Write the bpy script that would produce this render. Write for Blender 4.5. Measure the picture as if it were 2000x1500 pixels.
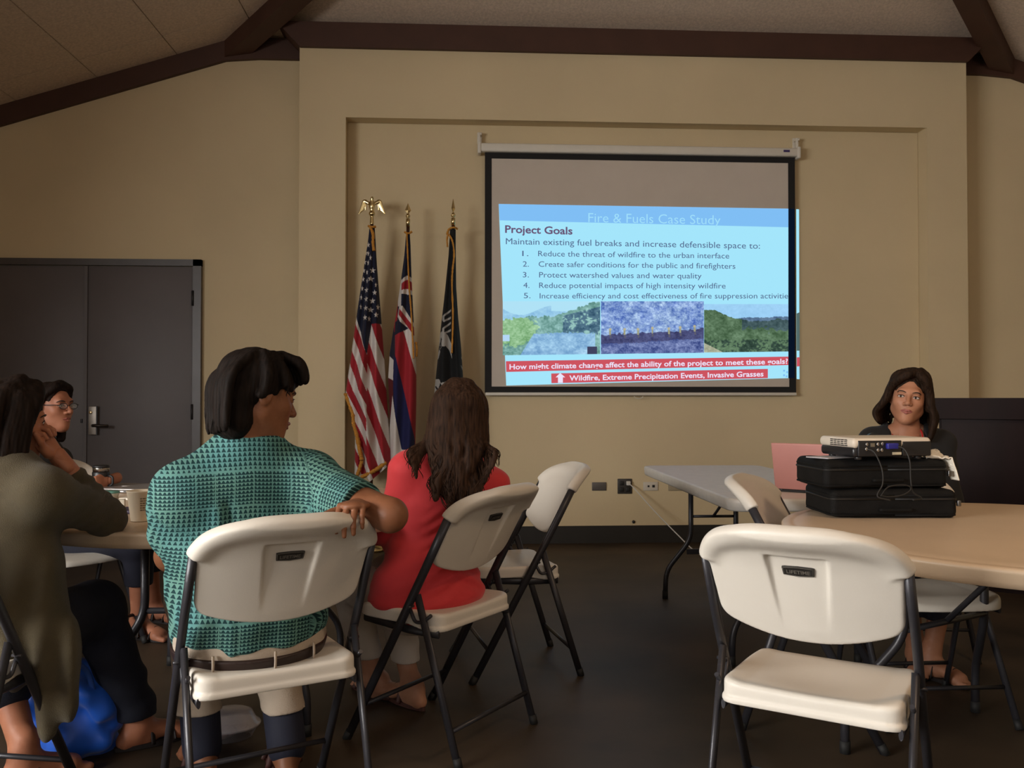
import bpy, math, random
import numpy as np
from mathutils import Vector, Matrix

for o in list(bpy.data.objects): bpy.data.objects.remove(o)
scene = bpy.context.scene
COL = scene.collection
R = math.radians

# ---------------------------------------------------------------- camera
cam_d = bpy.data.cameras.new('camera'); cam = bpy.data.objects.new('camera', cam_d); COL.objects.link(cam)
cam_d.sensor_width = 36.0; cam_d.lens = 1729/2000*36.0; cam_d.clip_start = .05
cam.location = (0, 0, 1.137); cam.rotation_euler = (R(91.0), 0, R(-3.3))
scene.camera = cam

# ---------------------------------------------------------------- world and daylight through the windows
w = bpy.data.worlds.new('world'); scene.world = w; w.use_nodes = True
w.node_tree.nodes['Background'].inputs[0].default_value = (.75, .88, 1, 1)
w.node_tree.nodes['Background'].inputs[1].default_value = .25
def area(name, loc, aim, sx, sy, watts, col, spread=180):
    d = bpy.data.lights.new(name, 'AREA'); d.shape = 'RECTANGLE'; d.size = sx; d.size_y = sy
    d.energy = watts; d.color = col
    d.spread = R(spread)
    o = bpy.data.objects.new(name, d); COL.objects.link(o); o.location = loc
    o.rotation_euler = (Vector(aim)-Vector(loc)).to_track_quat('-Z', 'Y').to_euler()
    return o
LX = -4.3                                    # side walls: windows in the one on the left
area('daylight_left_window', (LX+.06, -.1, 1.75), (-1.3, .15, .60), 3.6, 1.5, 380, (1.0, .965, .92), 160)
area('daylight_rear_window', (1.8, -3.9, 2.65), (1.8, 0, 2.25), 3.6, 1.2, 30, (.90, .92, 1.0))
area('daylight_rear_side_window', (-3.3, -3.9, 1.7), (-2.6, 0, 1.2), 1.6, 1.4, 20, (.80, .86, 1.0))
area('pendant_glow', (2.4, 1.2, 3.35), (2.2, 1.5, 0), .5, .5, 26, (1.0, .68, .42))

scene.view_settings.view_transform = 'Standard'; scene.view_settings.look = 'None'
scene.view_settings.gamma = 1.0; scene.view_settings.exposure = 0.0
scene.view_settings.use_curve_mapping = False

# ---------------------------------------------------------------- helpers: tags, materials
def tag(o, label=None, cat=None, group=None, kind=None):
    if label: o['label'] = label
    if cat: o['category'] = cat
    if group: o['group'] = group
    if kind: o['kind'] = kind
    return o
def empty(name, loc=(0, 0, 0), rz=0):
    o = bpy.data.objects.new(name, None); COL.objects.link(o); o.location = loc; o.rotation_euler = (0, 0, rz)
    o.empty_display_size = .05
    return o
def thing(name, label, cat, loc=(0, 0, 0), rz=0, group=None):
    return tag(empty(name, loc, rz), label, cat, group)
def part_world(o, parent):
    """parent o to an Empty while its mesh keeps world coordinates"""
    o.parent = parent
    m = Matrix.Translation(parent.location) @ parent.rotation_euler.to_matrix().to_4x4()
    o.matrix_parent_inverse = m.inverted()
    return o
def copy_tree(o, parent=None):
    c = o.copy(); COL.objects.link(c); c.parent = parent
    for ch in list(o.children): copy_tree(ch, c)
    return c

MATS = {}
def mat(name, col, rough=.6, metal=0, spec=.5, var=0, scale=8, bump=0, bscale=60, emit=None, trans=0, alpha=1, coat=0, stretch=(1, 1, 1), col2=None, detail=4, sheen=0):
    if name in MATS: return MATS[name]
    m = bpy.data.materials.new(name); m.use_nodes = True; MATS[name] = m
    nt = m.node_tree; b = nt.nodes['Principled BSDF']
    b.inputs['Base Color'].default_value = (*col, 1); b.inputs['Roughness'].default_value = rough
    b.inputs['Metallic'].default_value = metal; b.inputs['Specular IOR Level'].default_value = spec
    b.inputs['Transmission Weight'].default_value = trans; b.inputs['Alpha'].default_value = alpha
    b.inputs['Coat Weight'].default_value = coat; b.inputs['Sheen Weight'].default_value = sheen
    tc = nt.nodes.new('ShaderNodeTexCoord'); mp = nt.nodes.new('ShaderNodeMapping')
    mp.inputs['Scale'].default_value = stretch
    nt.links.new(tc.outputs['Object'], mp.inputs[0])
    n = nt.nodes.new('ShaderNodeTexNoise'); n.inputs['Scale'].default_value = scale; n.inputs['Detail'].default_value = detail
    nt.links.new(mp.outputs[0], n.inputs['Vector'])
    cr = nt.nodes.new('ShaderNodeValToRGB')
    c2 = col2 if col2 else tuple(c*(1-var) for c in col)
    c1 = col if col2 else tuple(min(1, c*(1+var*.6)) for c in col)
    cr.color_ramp.elements[0].position = .32; cr.color_ramp.elements[1].position = .68
    cr.color_ramp.elements[0].color = (*c2, 1); cr.color_ramp.elements[1].color = (*c1, 1)
    nt.links.new(n.outputs['Fac'], cr.inputs[0]); nt.links.new(cr.outputs[0], b.inputs['Base Color'])
    if bump:
        n2 = nt.nodes.new('ShaderNodeTexNoise'); n2.inputs['Scale'].default_value = bscale; n2.inputs['Detail'].default_value = 3
        nt.links.new(mp.outputs[0], n2.inputs['Vector'])
        bp = nt.nodes.new('ShaderNodeBump'); bp.inputs['Strength'].default_value = bump; bp.inputs['Distance'].default_value = .01
        nt.links.new(n2.outputs['Fac'], bp.inputs['Height']); nt.links.new(bp.outputs[0], b.inputs['Normal'])
    if emit:
        b.inputs['Emission Color'].default_value = (*emit, 1); b.inputs['Emission Strength'].default_value = 1
    return m
def emat(name, srgb, k=1.0):
    """light that the projector throws: plain emission"""
    if name in MATS: return MATS[name]
    m = bpy.data.materials.new(name); m.use_nodes = True; MATS[name] = m
    nt = m.node_tree; nt.nodes.clear()
    e = nt.nodes.new('ShaderNodeEmission'); o = nt.nodes.new('ShaderNodeOutputMaterial')
    e.inputs[0].default_value = (*[lin(c)*k for c in srgb], 1); nt.links.new(e.outputs[0], o.inputs[0])
    return m
def lin(c):
    c = c/255.
    return c/12.92 if c <= .04045 else ((c+.055)/1.055)**2.4
def vcol_mat(name, emission=False, rough=.8, k=1.0, sheen=0):
    if name in MATS: return MATS[name]
    m = bpy.data.materials.new(name); m.use_nodes = True; MATS[name] = m
    nt = m.node_tree
    a = nt.nodes.new('ShaderNodeAttribute'); a.attribute_name = 'paint'
    if emission:
        nt.nodes.clear()
        a = nt.nodes.new('ShaderNodeAttribute'); a.attribute_name = 'paint'
        e = nt.nodes.new('ShaderNodeEmission'); o = nt.nodes.new('ShaderNodeOutputMaterial')
        e.inputs[1].default_value = k
        nt.links.new(a.outputs['Color'], e.inputs[0]); nt.links.new(e.outputs[0], o.inputs[0])
    else:
        b = nt.nodes['Principled BSDF']; b.inputs['Roughness'].default_value = rough; b.inputs['Sheen Weight'].default_value = sheen
        b.inputs['Specular IOR Level'].default_value = .2
        nt.links.new(a.outputs['Color'], b.inputs['Base Color'])
    return m

# ---------------------------------------------------------------- helpers: mesh building
def mesh_np(name, V, Fq, m=None, parent=None, smooth=True, uv=None, paint=None, tris=False):
    """V (n,3), Fq (m,4) or (m,3) -> one mesh object"""
    V = np.asarray(V, np.float32); Fq = np.asarray(Fq, np.int32); k = Fq.shape[1]
    me = bpy.data.meshes.new(name)
    me.vertices.add(len(V)); me.vertices.foreach_set('co', V.ravel())
    me.loops.add(Fq.size); me.loops.foreach_set('vertex_index', Fq.ravel())
    me.polygons.add(len(Fq)); me.polygons.foreach_set('loop_start', np.arange(0, Fq.size, k, dtype=np.int32))
    me.update(calc_edges=True)
    me.polygons.foreach_set('use_smooth', np.full(len(Fq), smooth, dtype=bool))
    if uv is not None:
        l = me.uv_layers.new(name='UVMap'); l.data.foreach_set('uv', np.asarray(uv, np.float32)[Fq.ravel()].ravel())
    if paint is not None:
        a = me.color_attributes.new('paint', 'FLOAT_COLOR', 'POINT')
        p4 = np.ones((len(V), 4), np.float32); p4[:, :3] = paint; a.data.foreach_set('color', p4.ravel())
    me.validate()
    o = bpy.data.objects.new(name, me); COL.objects.link(o)
    if m: me.materials.append(m)
    if parent: o.parent = parent
    return o
class MB:
    """collects boxes, prisms and tubes of ONE object"""
    def __init__(s): s.v = []; s.f = []; s.sm = []
    def add(s, vs, fs, smooth=False):
        b = len(s.v); s.v += [tuple(map(float, v)) for v in vs]; s.f += [tuple(b+i for i in f) for f in fs]; s.sm += [smooth]*len(fs); return s
    def box(s, x0, x1, y0, y1, z0, z1):
        v = [(x, y, z) for z in (z0, z1) for y in (y0, y1) for x in (x0, x1)]
        return s.add(v, [(0, 2, 3, 1), (4, 5, 7, 6), (0, 1, 5, 4), (2, 6, 7, 3), (0, 4, 6, 2), (1, 3, 7, 5)])
    def rbox(s, x0, x1, y0, y1, z0, z1, r=.005, seg=3, M=None):
        """box with rounded edges (superellipsoid-free: rounded rect prism with chamfered caps)"""
        def ring(d, z):
            pts = []
            for cx, cy, a0 in ((x1-r, y1-r, 0), (x0+r, y1-r, 90), (x0+r, y0+r, 180), (x1-r, y0+r, 270)):
                for i in range(seg+1):
                    a = R(a0+90*i/seg); pts.append((cx+(r-d)*math.cos(a), cy+(r-d)*math.sin(a), z))
            return pts
        rings = []
        for i in range(seg+1):
            a = R(90*i/seg); rings.append(ring(r-r*math.sin(a), z0+r-r*math.cos(a)))
        for i in range(seg+1):
            a = R(90*i/seg); rings.append(ring(r-r*math.cos(a), z1-r+r*math.sin(a)))
        n = len(rings[0]); v = [p for q in rings for p in q]
        if M is not None: v = [tuple(M @ Vector(p)) for p in v]
        f = [tuple(reversed(range(n))), tuple((len(rings)-1)*n+i for i in range(n))]
        b = len(s.v); s.add(v, f, False)
        s.f += [(b+k*n+i, b+k*n+(i+1) % n, b+(k+1)*n+(i+1) % n, b+(k+1)*n+i) for k in range(len(rings)-1) for i in range(n)]
        s.sm += [True]*((len(rings)-1)*n)
        return s
    def poly(s, pts, ax, a0, a1):
        """prism: 2D polygon pts extruded along axis ax (0,1,2) from a0 to a1"""
        n = len(pts)
        def mk(p, a): return {0: (a, p[0], p[1]), 1: (p[0], a, p[1]), 2: (p[0], p[1], a)}[ax]
        v = [mk(p, a0) for p in pts]+[mk(p, a1) for p in pts]
        return s.add(v, [tuple(range(n)), tuple(reversed(range(n, 2*n)))]+[(i, (i+1) % n, n+(i+1) % n, n+i) for i in range(n)])
    def tube(s, pts, r, n=10, closed=False, cap=True, flat=None):
        pts = [Vector(p) for p in pts]; rs = r if isinstance(r, (list, tuple)) else [r]*len(pts)
        rings = []; up = None; N = len(pts)
        for i, p in enumerate(pts):
            t = (pts[(i+1) % N]-pts[i-1]) if closed else (pts[min(i+1, N-1)]-pts[max(i-1, 0)])
            t.normalize()
            if up is None:
                up = Vector((0, 0, 1)) if abs(t.z) < .9 else Vector((1, 0, 0))
            a = t.cross(up)
            if a.length < 1e-5: a = t.orthogonal()
            a.normalize(); bn = a.cross(t); bn.normalize(); up = bn
            fl = flat or (1, 1)
            rings.append([tuple(p+a*(math.cos(2*math.pi*k/n)*rs[i]*fl[0])+bn*(math.sin(2*math.pi*k/n)*rs[i]*fl[1])) for k in range(n)])
        v = [q for g in rings for q in g]; f = []
        M = N if closed else N-1
        for i in range(M):
            j = (i+1) % N
            for k in range(n): f.append((i*n+k, i*n+(k+1) % n, j*n+(k+1) % n, j*n+k))
        b = len(s.v); s.add(v, f, True)
        if cap and not closed:
            s.f += [tuple(b+k for k in reversed(range(n))), tuple(b+(N-1)*n+k for k in range(n))]; s.sm += [False]*2
        return s
    def lathe(s, prof, c=(0, 0, 0), n=24, cap=True, M=None):
        v = [(c[0]+r*math.cos(2*math.pi*k/n), c[1]+r*math.sin(2*math.pi*k/n), c[2]+z) for r, z in prof for k in range(n)]
        if M is not None: v = [tuple(M @ Vector(p)) for p in v]
        f = [(i*n+k, i*n+(k+1) % n, (i+1)*n+(k+1) % n, (i+1)*n+k) for i in range(len(prof)-1) for k in range(n)]
        b = len(s.v); s.add(v, f, True)
        if cap:
            s.f += [tuple(b+k for k in reversed(range(n))), tuple(b+(len(prof)-1)*n+k for k in range(n))]; s.sm += [False]*2
        return s
    def build(s, name, m, parent=None, world=False):
        me = bpy.data.meshes.new(name); me.from_pydata(s.v, [], s.f); me.update()
        me.polygons.foreach_set('use_smooth', s.sm); me.validate()
        o = bpy.data.objects.new(name, me); COL.objects.link(o)
        if m: me.materials.append(m)
        if parent:
            if world: part_world(o, parent)
            else: o.parent = parent
        return o
def fillet(pts, rad=.03, n=5):
    """round the corners of a polyline"""
    pts = [Vector(p) for p in pts]; out = [pts[0]]
    for a, b, c in zip(pts, pts[1:], pts[2:]):
        u = (a-b); v = (c-b); r = min(rad, u.length*.45, v.length*.45)
        p0 = b+u.normalized()*r; p1 = b+v.normalized()*r
        for i in range(n+1):
            t = i/n; out.append(p0*(1-t)**2+b*2*t*(1-t)+p1*t*t)
    out.append(pts[-1]); return out
def spline(pts, n=8):
    """Catmull-Rom through pts"""
    P = [np.array(p, float) for p in pts]; P = [2*P[0]-P[1]]+P+[2*P[-1]-P[-2]]; out = []
    for i in range(1, len(P)-2):
        for k in range(n):
            t = k/n; a, b, c, d = P[i-1], P[i], P[i+1], P[i+2]
            out.append(.5*((2*b)+(-a+c)*t+(2*a-5*b+4*c-d)*t*t+(-a+3*b-3*c+d)*t**3))
    out.append(P[-2]); return [tuple(p) for p in out]
def text_mesh(body, bold=0.0):
    """default-font lettering as arrays: verts in units of the text's own width (0..1) and cap height, triangles"""
    c = bpy.data.curves.new('txt', 'FONT'); c.body = body; c.offset = bold; c.resolution_u = 3; c.fill_mode = 'FRONT'
    o = bpy.data.objects.new('txt', c); COL.objects.link(o)
    dg = bpy.context.evaluated_depsgraph_get(); me = bpy.data.meshes.new_from_object(o.evaluated_get(dg))
    V = np.array([v.co[:] for v in me.vertices]); me.calc_loop_triangles()
    T = np.array([t.vertices[:] for t in me.loop_triangles])
    bpy.data.objects.remove(o); bpy.data.curves.remove(c); bpy.data.meshes.remove(me)
    x0, x1 = V[:, 0].min(), V[:, 0].max(); V = V-np.array([x0, 0, 0]); V[:, 0] /= (x1-x0); V[:, 1] /= .73
    return V, T

# ---------------------------------------------------------------- helpers: signed-distance modelling with surface nets
def vnoise(x, y, z, seed=0):
    x, y, z = np.broadcast_arrays(np.asarray(x, np.float32), np.asarray(y, np.float32), np.asarray(z, np.float32))
    xi, yi, zi = np.floor(x), np.floor(y), np.floor(z); fx, fy, fz = x-xi, y-yi, z-zi
    fx, fy, fz = fx*fx*(3-2*fx), fy*fy*(3-2*fy), fz*fz*(3-2*fz)
    xi, yi, zi = xi.astype(np.int64), yi.astype(np.int64), zi.astype(np.int64)
    def h(a, b, c):
        n = (a*73856093 ^ b*19349663 ^ c*83492791 ^ (seed*2654435761)) & 0xffffffff
        n = ((n ^ (n >> 15))*2246822519) & 0xffffffff; n = ((n ^ (n >> 13))*3266489917) & 0xffffffff
        return ((n ^ (n >> 16)) & 0xffff).astype(np.float32)/32767.5-1
    r = 0
    for dx in (0, 1):
        for dy in (0, 1):
            for dz in (0, 1):
                r = r+h(xi+dx, yi+dy, zi+dz)*(fx if dx else 1-fx)*(fy if dy else 1-fy)*(fz if dz else 1-fz)
    return r
def smin(a, b, k):
    h = np.clip(.5+.5*(b-a)/k, 0, 1); return b+(a-b)*h-k*h*(1-h)
def smax(a, b, k): return -smin(-a, -b, k)
def rotm(fwd, up=(0, 0, 1)):
    """columns: right, forward, up"""
    f = np.array(fwd, float); f /= np.linalg.norm(f); u = np.array(up, float); r = np.cross(f, u); r /= np.linalg.norm(r); u = np.cross(r, f)
    return np.stack([r, f, u], 1)
class Sdf:
    def __init__(s, lo, hi, vox):
        s.lo = np.array(lo, float); s.vox = vox; s.n = np.maximum(np.ceil((np.array(hi)-s.lo)/vox).astype(int)+1, 4)
        s.D = np.full(s.n, .2, np.float32)
        s.ax = [(s.lo[i]+np.arange(s.n[i])*vox).astype(np.float32) for i in range(3)]
    def blk(s, lo, hi, m):
        sl = []
        for i in range(3):
            a = int(max(0, math.floor((lo[i]-m-s.lo[i])/s.vox))); b = int(min(s.n[i], math.ceil((hi[i]+m-s.lo[i])/s.vox)+1))
            if b <= a: return None
            sl.append(slice(a, b))
        X = s.ax[0][sl[0]][:, None, None]; Y = s.ax[1][sl[1]][None, :, None]; Z = s.ax[2][sl[2]][None, None, :]
        return tuple(sl), X, Y, Z
    def comb(s, q, d, k, op):
        sl = q[0]; A = s.D[sl]
        s.D[sl] = smin(A, d, k) if op == 'u' else smax(A, -d, k) if op == 's' else smax(A, d, k)
    def cap(s, a, b, ra, rb=None, k=.02, op='u', flat=None):
        """tapered capsule; flat=(axis, s) squeezes the section along axis to s times its radius"""
        rb = ra if rb is None else rb
        a = np.array(a, float); b = np.array(b, float); m = max(ra, rb)+k+3*s.vox
        q = s.blk(np.minimum(a, b), np.maximum(a, b), m)
        if q is None: return s
        _, X, Y, Z = q; px, py, pz = X-a[0], Y-a[1], Z-a[2]; ab = b-a; sc = 1
        t = np.clip((px*ab[0]+py*ab[1]+pz*ab[2])/max(ab@ab, 1e-9), 0, 1)
        dx, dy, dz = px-t*ab[0], py-t*ab[1], pz-t*ab[2]
        if flat is not None:
            ax = np.array(flat[0], float); ax /= np.linalg.norm(ax); c = (dx*ax[0]+dy*ax[1]+dz*ax[2])*(1/flat[1]-1)
            dx, dy, dz = dx+c*ax[0], dy+c*ax[1], dz+c*ax[2]; sc = (1+flat[1])/2
        s.comb(q, ((np.sqrt(dx*dx+dy*dy+dz*dz)-(ra+(rb-ra)*t))*sc).astype(np.float32), k, op); return s
    def chain(s, pts, rs, k=.02, flat=None):
        for i in range(len(pts)-1): s.cap(pts[i], pts[i+1], rs[i], rs[i+1], k, 'u', flat)
        return s
    def ell(s, c, r, M=None, k=.02, op='u'):
        c = np.array(c, float); r = np.array(r, float); m = r.max()
        q = s.blk(c-m, c+m, k+3*s.vox)
        if q is None: return s
        _, X, Y, Z = q; x, y, z = X-c[0], Y-c[1], Z-c[2]
        if M is not None:
            M = np.array(M); x, y, z = (x*M[0, j]+y*M[1, j]+z*M[2, j] for j in range(3))
        k0 = np.sqrt((x/r[0])**2+(y/r[1])**2+(z/r[2])**2); k1 = np.sqrt((x/r[0]**2)**2+(y/r[1]**2)**2+(z/r[2]**2)**2)
        s.comb(q, (k0*(k0-1)/np.maximum(k1, 1e-6)).astype(np.float32), k, op); return s
    def box(s, c, h, rad=.005, M=None, k=.005, op='u'):
        c = np.array(c, float); h = np.array(h, float); m = float(np.linalg.norm(h))
        q = s.blk(c-m, c+m, k+3*s.vox)
        if q is None: return s
        _, X, Y, Z = q; x, y, z = X-c[0], Y-c[1], Z-c[2]
        if M is not None:
            M = np.array(M); x, y, z = (x*M[0, j]+y*M[1, j]+z*M[2, j] for j in range(3))
        qx, qy, qz = np.abs(x)-h[0]+rad, np.abs(y)-h[1]+rad, np.abs(z)-h[2]+rad
        d = np.sqrt(np.maximum(qx, 0)**2+np.maximum(qy, 0)**2+np.maximum(qz, 0)**2)+np.minimum(np.maximum(qx, np.maximum(qy, qz)), 0)-rad
        s.comb(q, d.astype(np.float32), k, op); return s
    def plane(s, p, n, k=.004):
        """keep the side the normal points away from"""
        n = np.array(n, float); n /= np.linalg.norm(n); p = np.array(p, float)
        d = (s.ax[0][:, None, None]-p[0])*n[0]+(s.ax[1][None, :, None]-p[1])*n[1]+(s.ax[2][None, None, :]-p[2])*n[2]
        s.D = smax(s.D, d.astype(np.float32), k); return s
    def disp(s, fn):
        m = np.abs(s.D) < .05; i = np.nonzero(m)
        s.D[m] += fn(s.ax[0][i[0]], s.ax[1][i[1]], s.ax[2][i[2]]).astype(np.float32); return s
    def fn(s, f, k=.004, op='u'):
        s.comb(((slice(None),)*3,), f(s.ax[0][:, None, None], s.ax[1][None, :, None], s.ax[2][None, None, :]).astype(np.float32), k, op); return s
    def mesh(s, smooth=1):
        D = s.D; D[0] = D[-1] = .1; D[:, 0] = D[:, -1] = .1; D[:, :, 0] = D[:, :, -1] = .1
        S = D < 0; c = np.zeros(tuple(np.array(D.shape)-1), np.int8)
        for i in (0, 1):
            for j in (0, 1):
                for k in (0, 1): c += S[i:D.shape[0]-1+i, j:D.shape[1]-1+j, k:D.shape[2]-1+k]
        I = np.argwhere((c > 0) & (c < 8)); N = len(I)
        idx = np.full(c.shape, -1, np.int32); idx[I[:, 0], I[:, 1], I[:, 2]] = np.arange(N)
        co = np.array([(i, j, k) for i in (0, 1) for j in (0, 1) for k in (0, 1)])
        d8 = np.stack([D[I[:, 0]+a, I[:, 1]+b, I[:, 2]+e] for a, b, e in co], 1)
        acc = np.zeros((N, 3)); cnt = np.zeros(N)
        for a in range(8):
            for b in range(a+1, 8):
                if np.abs(co[a]-co[b]).sum() != 1: continue
                m = (d8[:, a] < 0) != (d8[:, b] < 0); t = np.where(m, d8[:, a]/np.where(m, d8[:, a]-d8[:, b], 1), 0)
                acc += np.where(m[:, None], co[a]+t[:, None]*(co[b]-co[a]), 0); cnt += m
        V = s.lo+(I+acc/cnt[:, None])*s.vox
        Q = []
        for ax in range(3):
            u, v = (ax+1) % 3, (ax+2) % 3
            a = [slice(None)]*3; b = [slice(None)]*3; a[ax] = slice(0, -1); b[ax] = slice(1, None)
            E = np.argwhere(S[tuple(a)] != S[tuple(b)])
            E = E[(E[:, u] > 0) & (E[:, v] > 0) & (E[:, u] < D.shape[u]-1) & (E[:, v] < D.shape[v]-1)]
            def g(du, dv):
                e = E.copy(); e[:, u] -= du; e[:, v] -= dv; return idx[e[:, 0], e[:, 1], e[:, 2]]
            q = np.stack([g(1, 1), g(0, 1), g(0, 0), g(1, 0)], 1)
            neg = ~S[E[:, 0], E[:, 1], E[:, 2]]; q[neg] = q[neg][:, ::-1]; Q.append(q)
        Q = np.concatenate(Q); Q = Q[(Q >= 0).all(1)]
        for _ in range(smooth):
            e = np.concatenate([Q[:, [0, 1]], Q[:, [1, 2]], Q[:, [2, 3]], Q[:, [3, 0]]])
            deg = np.bincount(e[:, 0], minlength=N)+np.bincount(e[:, 1], minlength=N)
            L = np.stack([np.bincount(e[:, 0], V[e[:, 1], j], N)+np.bincount(e[:, 1], V[e[:, 0], j], N) for j in range(3)], 1)
            V = .5*V+.5*L/np.maximum(deg, 1)[:, None]
        return V, Q
def join(*ms):
    V = []; Q = []; b = 0
    for v, q in ms: V.append(v); Q.append(q+b); b += len(v)
    return np.concatenate(V), np.concatenate(Q)
def in_poly(x, y, P):
    r = np.zeros(np.shape(x), bool); n = len(P)
    for i in range(n):
        (x0, y0), (x1, y1) = P[i], P[i-1]
        if y0 == y1: continue
        r ^= ((y0 > y) != (y1 > y)) & (x < (x1-x0)*(y-y0)/(y1-y0)+x0)
    return r

# ================================================================ THE ROOM
def struct(o): o['kind'] = 'structure'; return o
M_wall = mat('cream_wall_paint', (.67, .55, .35), .85, var=.05, scale=1.2, bump=.06, bscale=180, spec=.25)
M_brown = mat('dark_brown_beam_paint', (.066, .026, .015), .6, var=.12, scale=5, stretch=(1, 1, 1))
M_ceil = mat('acoustic_ceiling_board', (.76, .61, .48), .95, spec=.1, col2=(.60, .475, .37), scale=55, bump=.35, bscale=140)
M_base = mat('dark_rubber_baseboard', (.018, .016, .014), .55, var=.1)
M_grey_door = mat('grey_door_paint', (.108, .094, .096), .5, var=.08, scale=2.5, spec=.5)
M_frame = mat('dark_grey_frame_paint', (.075, .066, .066), .4, var=.08)

# floor: stained concrete, dark, waxed
def floor_mat():
    m = mat('stained_concrete_floor', (.075, .050, .030), .3, col2=(.026, .019, .013), scale=1.7, detail=9, bump=.03, bscale=25)
    nt = m.node_tree; b = nt.nodes['Principled BSDF']
    n = nt.nodes.new('ShaderNodeTexNoise'); n.inputs['Scale'].default_value = 3.5; n.inputs['Detail'].default_value = 6
    mr = nt.nodes.new('ShaderNodeMapRange'); mr.inputs[3].default_value = .40; mr.inputs[4].default_value = .62; b.inputs['Specular IOR Level'].default_value = .28
    nt.links.new(n.outputs['Fac'], mr.inputs[0]); nt.links.new(mr.outputs[0], b.inputs['Roughness'])
    return m
struct(MB().box(LX, 7.0, -4, 7.3, -.1, 0).build('floor', floor_mat()))

# far wall, with a shallow boxed-out recess for the screen
HX = -1.78; SL = .318; ZT = 4.02; CXR = 1.36
struct(MB().poly([(LX, 0), (7.0, 0), (7.0, ZT+SL*(LX-HX)+.04), (2*CXR-HX, ZT), (HX, ZT), (LX, ZT+SL*(LX-HX)+.04)], 1, 7.1, 7.3).build('wall_far', M_wall))
rec = struct(MB().poly([(-1.234, 0), (-.893, 0), (-.893, 3.315), (3.724, 3.315), (3.724, 0), (4.04, 0), (4.04, 3.85), (-1.234, 3.85)], 1, 6.84, 7.1)
             .box(-.893, 3.724, 6.99, 7.1, 0, 3.315).build('wall_recess', M_wall))
for p in rec.data.polygons: p.use_smooth = False
bv = rec.modifiers.new('bevel', 'BEVEL'); bv.width = .006; bv.segments = 2; bv.limit_method = 'ANGLE'
# side walls, the left one with a window, and the wall behind the camera
wl = MB().box(LX-.2, LX, -4, -1.9, 0, 3.3).box(LX-.2, LX, 1.7, 7.3, 0, 3.3).box(LX-.2, LX, -1.9, 1.7, 0, .95).box(LX-.2, LX, -1.9, 1.7, 2.55, 3.3)
struct(wl.build('wall_left', M_wall))
wf = MB()
for y in (-1.9, -.73, .44, 1.61): wf.box(LX-.12, LX-.04, y, y+.09, .95, 2.55)
wf.box(LX-.12, LX-.04, -1.9, 1.7, .95, 1.03).box(LX-.12, LX-.04, -1.9, 1.7, 2.47, 2.55)
w1 = struct(wf.build('window_1', M_frame))
MB().box(LX-.085, LX-.08, -1.85, 1.65, 1.0, 2.5).build('pane', mat('window_glass', (.9, .95, 1), .02, trans=1), w1)
struct(MB().box(7.0, 7.2, -4, 7.3, 0, 3.3).build('wall_right', M_wall))
struct(MB().poly([(LX, 0), (7.0, 0), (7.0, ZT+SL*(LX-HX)+.04), (CXR, ZT+SL*(CXR-HX)), (LX, ZT+SL*(LX-HX)+.04)], 1, -4.2, -4.0).build('wall_behind', M_wall))

# ceiling: hipped, faced with boards
def zl(x): return ZT+SL*(x-HX)
RY = 7.1-(CXR-HX)
ce = MB()
t = .06
ce.add([(LX, -4, zl(LX)), (CXR, -4, zl(CXR)), (CXR, RY, zl(CXR)), (HX, 7.1, ZT), (LX, 7.1, zl(LX))], [(0, 1, 2, 3, 4)])
ce.add([(2*CXR-LX, -4, zl(LX)), (CXR, -4, zl(CXR)), (CXR, RY, zl(CXR)), (2*CXR-HX, 7.1, ZT), (2*CXR-LX, 7.1, zl(LX))], [(4, 3, 2, 1, 0)])
ce.add([(HX, 7.1, ZT), (2*CXR-HX, 7.1, ZT), (CXR, RY, zl(CXR))], [(0, 2, 1)])
ceil = struct(ce.build('ceiling', M_ceil))
def clip(P, f):
    out = []
    for i in range(len(P)):
        a, b = P[i-1], P[i]; fa, fb = f(*a), f(*b)
        if (fa < 0) != (fb < 0): s_ = fa/(fa-fb); out.append((a[0]+(b[0]-a[0])*s_, a[1]+(b[1]-a[1])*s_))
        if fb <= 0: out.append(b)
    return out
g = .004
for ix in range(-3, 8):
    for iy in range(0, 6):
        x0 = -3.46+.613*ix; y1 = 7.06-.35-1.22*(iy-1)
        P = [(x0+g, y1-1.22+g), (x0+.613-g, y1-1.22+g), (x0+.613-g, y1-g), (x0+g, y1-g)]
        for f in (lambda x, y: y-7.06, lambda x, y: LX+.01-x, lambda x, y: x+y-(HX+7.1)+.03, lambda x, y: x-CXR):
            P = clip(P, f) if P else P
        if len(P) < 3: continue
        n = len(P)
        v = [(x, y, zl(x)-.004) for x, y in P]+[(x, y, zl(x)-.022) for x, y in P]
        MB().add(v, [tuple(range(n)), tuple(reversed(range(n, 2*n)))]+[(i, n+i, n+(i+1) % n, (i+1) % n) for i in range(n)]).build('ceiling_panel', M_ceil, ceil)

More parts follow.
